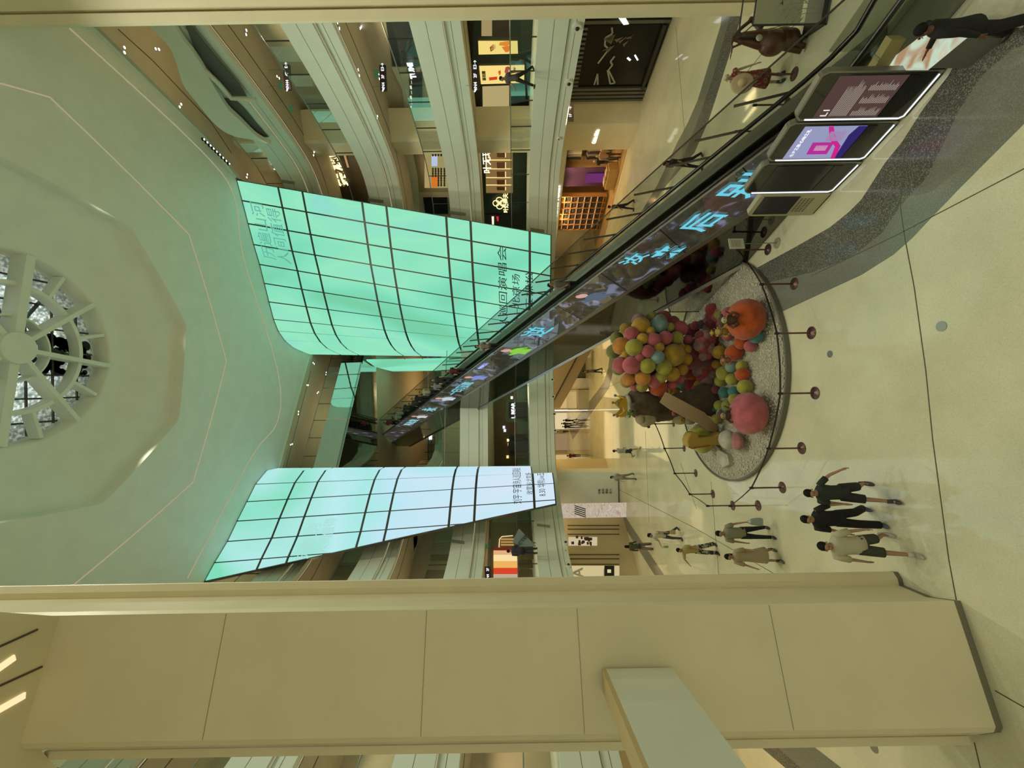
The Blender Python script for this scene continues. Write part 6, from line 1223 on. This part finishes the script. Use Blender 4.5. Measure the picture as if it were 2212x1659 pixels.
# --- far ground-floor hall and far galleries
hw = kind(MB().bx(-16, 19, 61.5, 61.8, 0, 5).build('wall_back', M['soffit'])); kind(MB().prism([(9.5, 36), (19, 36), (19, 62), (-16, 62), (-16, 37), (-6.5, 37), (-5.8, 32.6), (4.2, 33.2)], 4.85, 5.0).build('ceiling', M['soffit']))
kind(MB().prism([(-16.2, -8), (-12.2, -8), (-12.3, 13), (-10.6, 23.5), (-8.6, 28.2), (-5.8, 32), (-16, 37)], 4.86, 5.0).build('ceiling', M['soffit']))
ew = thing('escalator', 'beige-sided escalator seen from below in the far ground-floor hall', 'escalator', (1.5, 41, 0)); MB().ext([(-.4, 40, 2.2), (3.2, 40, .25), (3.4, 40, 4.85), (-2.4, 40, 4.85), (-2.4, 40, 3.4)], (0, 1.6, 0)).build('side_panel', paint((.22, .17, .10), .5), ew); MB().tube([(3.4, 39.9, 1.2), (-2.2, 39.9, 4.3)], .05, 5).build('handrail', M['rubber'], ew)
ls = thing('light_strip', 'white glowing floor-to-ceiling edge light line in the far hall', 'light', (-3.6, 38, 0)); p = onY(1240, 886, 44); MB().box((p.x, 44, 2.42), (.12, .09, 4.84)).build('tube', lit((1, .95, .82), 1.6), ls)
for (x, y, lb_) in [(1255, 795, 'low green planter stall with railings in the far hall'), (1262, 862, 'small white glass counter in the far hall')]:
    p = onz(x + 8, y); t = thing('market_stall', lb_, 'stall', p); MB().box(p + Vector((0, 0, .55)), (2.2, 1.2, 1.1)).build('counter', paint((.10, .12, .07) if x == 1255 else (.5, .47, .36), .5), t); mb = MB()
    for s in (-1, 1): mb.box(p + Vector((s * 1.05, 0, 1.1)), (.06, 1.2, 2.2))
    mb.build('frame', paint((.35, .34, .22), .5), t)
rg = random.Random(21)
for k in range(9):
    x = -13 + 3.1 * k; o = MB().ext([(x, 61.3, 0), (x + 2.4, 61.3, 0), (x + 2.4, 61.3, 3.4), (x, 61.3, 3.4)], (0, .1, 0)).build('shop_window', lit([(.62, .42, .18), (.3, .2, .1), (.75, .6, .35)][k % 3], 1.0)); tag(o, ['warm lit', 'dim brown', 'bright cream'][k % 3] + ' shop window at the very back of the ground-floor hall', 'shop window', 'far shop windows')
# far second floor: green counter with black round booth and menu board
t = thing('cafe_counter', 'green cafe front with black menu board and black round bear-eared cut-out', 'cafe', (-1.5, 34, 6.7)); gg = paint((.12, .16, .11), .5); WFc = [(4.6, 36), (-6.4, 35)]
plate([(1118, 808), (1118, 1003), (1150, 1003), (1150, 808)], WFc, 0, .3, gg, 'counter', t, (1120, 900)); plate([(1093, 864), (1093, 912), (1122, 912), (1122, 864)], WFc, .05, .2, gg, 'board_frame', t, (1120, 900)); plate([(1100, 869), (1100, 903), (1139, 903), (1139, 869)], WFc, .1, .05, M['black'], 'menu_board', t, (1120, 900)); sign('L BEAR', 1109, 887, WFc, .14, .42, lit((.95, .95, 1), 1.6), t, (1120, 900), bold=.02)
a, b = seg(WFc, 1120, 900); nF, dF = nrm_of(a, b); cD = onw(1121, 962, a, b, .12); MB().rings(flatdisc(cD, .92, dF, nF, .08)).build('round_cutout', M['black'], t)
for s in (-1, 1): MB().rings(flatdisc(cD + dF * .66 * s + Z * .62, .26, dF, nF, .08)).build('round_ear', M['black'], t)
for k, yy in enumerate((842, 929, 964)): mb = MB(); c1 = onw(1131, yy, a, b, .2); mb.tube([c1 + (dF * math.cos(q) + Z * math.sin(q)) * .85 for q in [math.pi + math.pi * j / 14 for j in range(15)]], .02, 5); mb.build('arc_line', paint((.03, .045, .03)), t)
WB2 = [(6, 44), (-12, 44)]
t = thing('brown_shops', 'row of dim brown shop fronts with small lights behind the green cafe', 'shops', (-2, 43.5, 6.7)); plate([(1068, 790), (1068, 1006), (1118, 1006), (1118, 790)], WB2, .1, .1, paint((.16, .10, .05), .5), 'front', t)
for x0, y0, c in [(1086, 920, (.8, .8, 1)), (1093, 895, (1, .9, .7)), (1088, 927, (.8, .8, 1)), (1095, 948, (1, .85, .5)), (1097, 957, (1, .7, .4)), (1094, 984, (1, .7, .3)), (1103, 856, (.9, .9, .8)), (1075, 845, (.9, .8, .6))]: plate([(x0, y0), (x0, y0 + 6), (x0 + 5, y0 + 6), (x0 + 5, y0)], WB2, .25, .05, lit(c, 1.2), 'lamp', t)
gw = thing('grid_wall', 'pale wall of gridded tiles with a white lit panel deep on the fourth floor', 'wall panel', (-7, 61, 17.1)); WG = [(9, 61.5), (-14, 61.5)]; plate([(907, 936), (903, 1012), (938, 1012), (938, 925)], WG, .1, .1, paint((.26, .24, .22), .5), 'panel', gw); plate([(926, 935), (926, 950), (933, 950), (933, 935)], WG, .3, .05, M['white_glow'], 'lit_panel', gw); mb = MB()
for x in (911, 918, 925, 932): mb.tube([onw(x, 930, *WG, .15), onw(x, 1010, *WG, .15)], .05, 4)
for y in (945, 960, 975, 990): mb.tube([onw(906, y, *WG, .15), onw(938, y, *WG, .15)], .05, 4)
mb.build('grid_line', M['joint'], gw)
# --- wave-shaped parapet in front of the fifth-floor edge on the right
P5R = LOOPS[5][0]
def onP(x, y, off=0.0): a, b = seg(P5R, x, y); return onw(x, y, a, b, off)
wv = thing('wavy_parapet', 'white wave-shaped parapet with dark perforated openings on the top right gallery', 'parapet', (14.5, 18, 22.3))
up_ = [(333, 50), (345, 75), (370, 110), (385, 150), (397, 185), (425, 222), (458, 262), (485, 285), (515, 297), (550, 300)]
lo_ = [(372, 50), (398, 90), (425, 125), (452, 170), (470, 200), (492, 235), (520, 262), (548, 290), (565, 302), (585, 312)]
mb = MB(); rs = [];
for (x0, y0), (x1, y1) in zip(catmull([(x, y, 0) for x, y in up_], 4), catmull([(x, y, 0) for x, y in lo_], 4)) if False else [((u.x, u.y), (l.x, l.y)) for u, l in zip(catmull([(x, y, 0) for x, y in up_], 4), catmull([(x, y, 0) for x, y in lo_], 4))]:
    u = onP(x0, y0, .10); l = onP(x1, y1, .42); a, b = seg(P5R, x0, y0); n, _ = nrm_of(a, b); rs.append([u, l, l - n * .25, u - n * .25])
mb.rings(rs); mb.build('upper_wave', M['fascia'], wv, smooth='auto')
mid = [(398, 52), (420, 92), (462, 158), (500, 208), (528, 214), (560, 240), (590, 276), (612, 300)]; mi2 = [(400, 52), (418, 98), (438, 130), (468, 185), (500, 216), (530, 218), (556, 246), (582, 275)]
dark = surf('perforated', (.09, .095, .08), .6)
for pl in ([(398, 48), (408, 48), (440, 92), (480, 140), (516, 182), (534, 212), (512, 212), (495, 205), (455, 155), (420, 105)], [(447, 172), (462, 190), (480, 214), (505, 214), (528, 235), (555, 268), (580, 296), (552, 296), (528, 276), (498, 248), (470, 210)]):
    MB().ext([onP(x, y, .06) for x, y in pl], (.05, .05, 0)).build('perforated_opening', dark, wv)
MB().tube([onP(x, y, .30) for x, y in [(440, 150), (470, 178), (500, 212), (530, 214), (552, 216)]], .12, 6).build('wave_lip', M['fascia'], wv, smooth=True)
# --- small floor vents on the fascia near the screens
for (x0, y0, x1, y1, l) in [(608, 388, 636, 398, 5), (795, 428, 828, 439, 4), (971, 455, 1006, 466, 3), (1146, 492, 1176, 503, 2), (1160, 1131, 1188, 1140, 2), (975, 1165, 1003, 1176, 3)]:
    P = LOOPS[l][0]; a, b = seg(P, x0, y0); pts = [onw(x, y, a, b, .03) for x, y in [(x0, y0), (x1, y0 + (y1 - y0) * .4), (x1, y1), (x0, y1 - 4)]]; o = MB().ext(pts, (0, .02, 0)).build('vent_grille', paint((.30, .30, .22), .6)); tag(o, 'flat grey vent grille in the %s-floor slab edge beside the %s screen' % (names.get(l, 'top'), 'left' if y0 > 900 else 'right'), 'vent', 'vent grilles in the slab edges')
# ================================================================ LAMPS: gallery spots, with unseen panels and oculus spots added as fill
for x, y, pw, sz in [(-8, 54, 230, 8), (2, 54, 230, 8), (11, 52, 200, 7), (-11.6, 31, 110, 5.5), (-13.2, 22, 110, 3.4), (-14, 12, 120, 2.4), (9.5, 32.5, 120, 2.5), (14.6, 22, 50, 1.2)]:
    lamp('ceiling_panel', 'AREA', (x, y, 4.84), pw, (1, .76, .38), sz)  # area lights added out of view to brighten the ground floor
lamp('ceiling_panel', 'AREA', (-.6, 38.6, 4.69), 560, (1, .74, .34), 12, size_y=9.5)
for x, y, pw in [(16.0, 9, 150), (16.2, 15, 180)]:
    lamp('gallery_spot', 'SPOT', (x, y, 4.84), pw, (1, .82, .5), .06, spot=2.75)
for l, zt in ((2, 9.82), (3, 15.02), (4, 20.22), (5, 24.58)):
    for x, y, pw in [(16.2, 13, 160), (15.8, 19.5, 190), (13.6, 28.6, 190), (-12.0, 24, 260), (-13.2, 16, 190)]:
        lamp('gallery_spot', 'SPOT', (x, y, zt - .02), pw, (1, .78, .48), .05, spot=2.7)
    if l in (2, 3): lamp('gallery_spot', 'SPOT', (-1, 37, zt - .02), 900, (1, .8, .5), .06, spot=2.7)
lamp('gallery_spot', 'SPOT', (-1, 54, 20.5), 1200, (1, .7, .4), .08, spot=2.8)
lamp('gallery_spot', 'SPOT', (-3, 36.5, 24.55), 300, (1, .8, .55), .06, spot=2.8)
for k in range(6):
    th = math.radians(20 + 60 * k); lamp('oculus_fill', 'SPOT', (KC.x + 5.1 * math.cos(th), KC.y + 5.1 * math.sin(th), ZC + .6), 1500, (1, .96, .78), .15, (0, 0, 0), spot=2.2)  # added spots without fittings, brightening the floor and its bounce to the ceiling
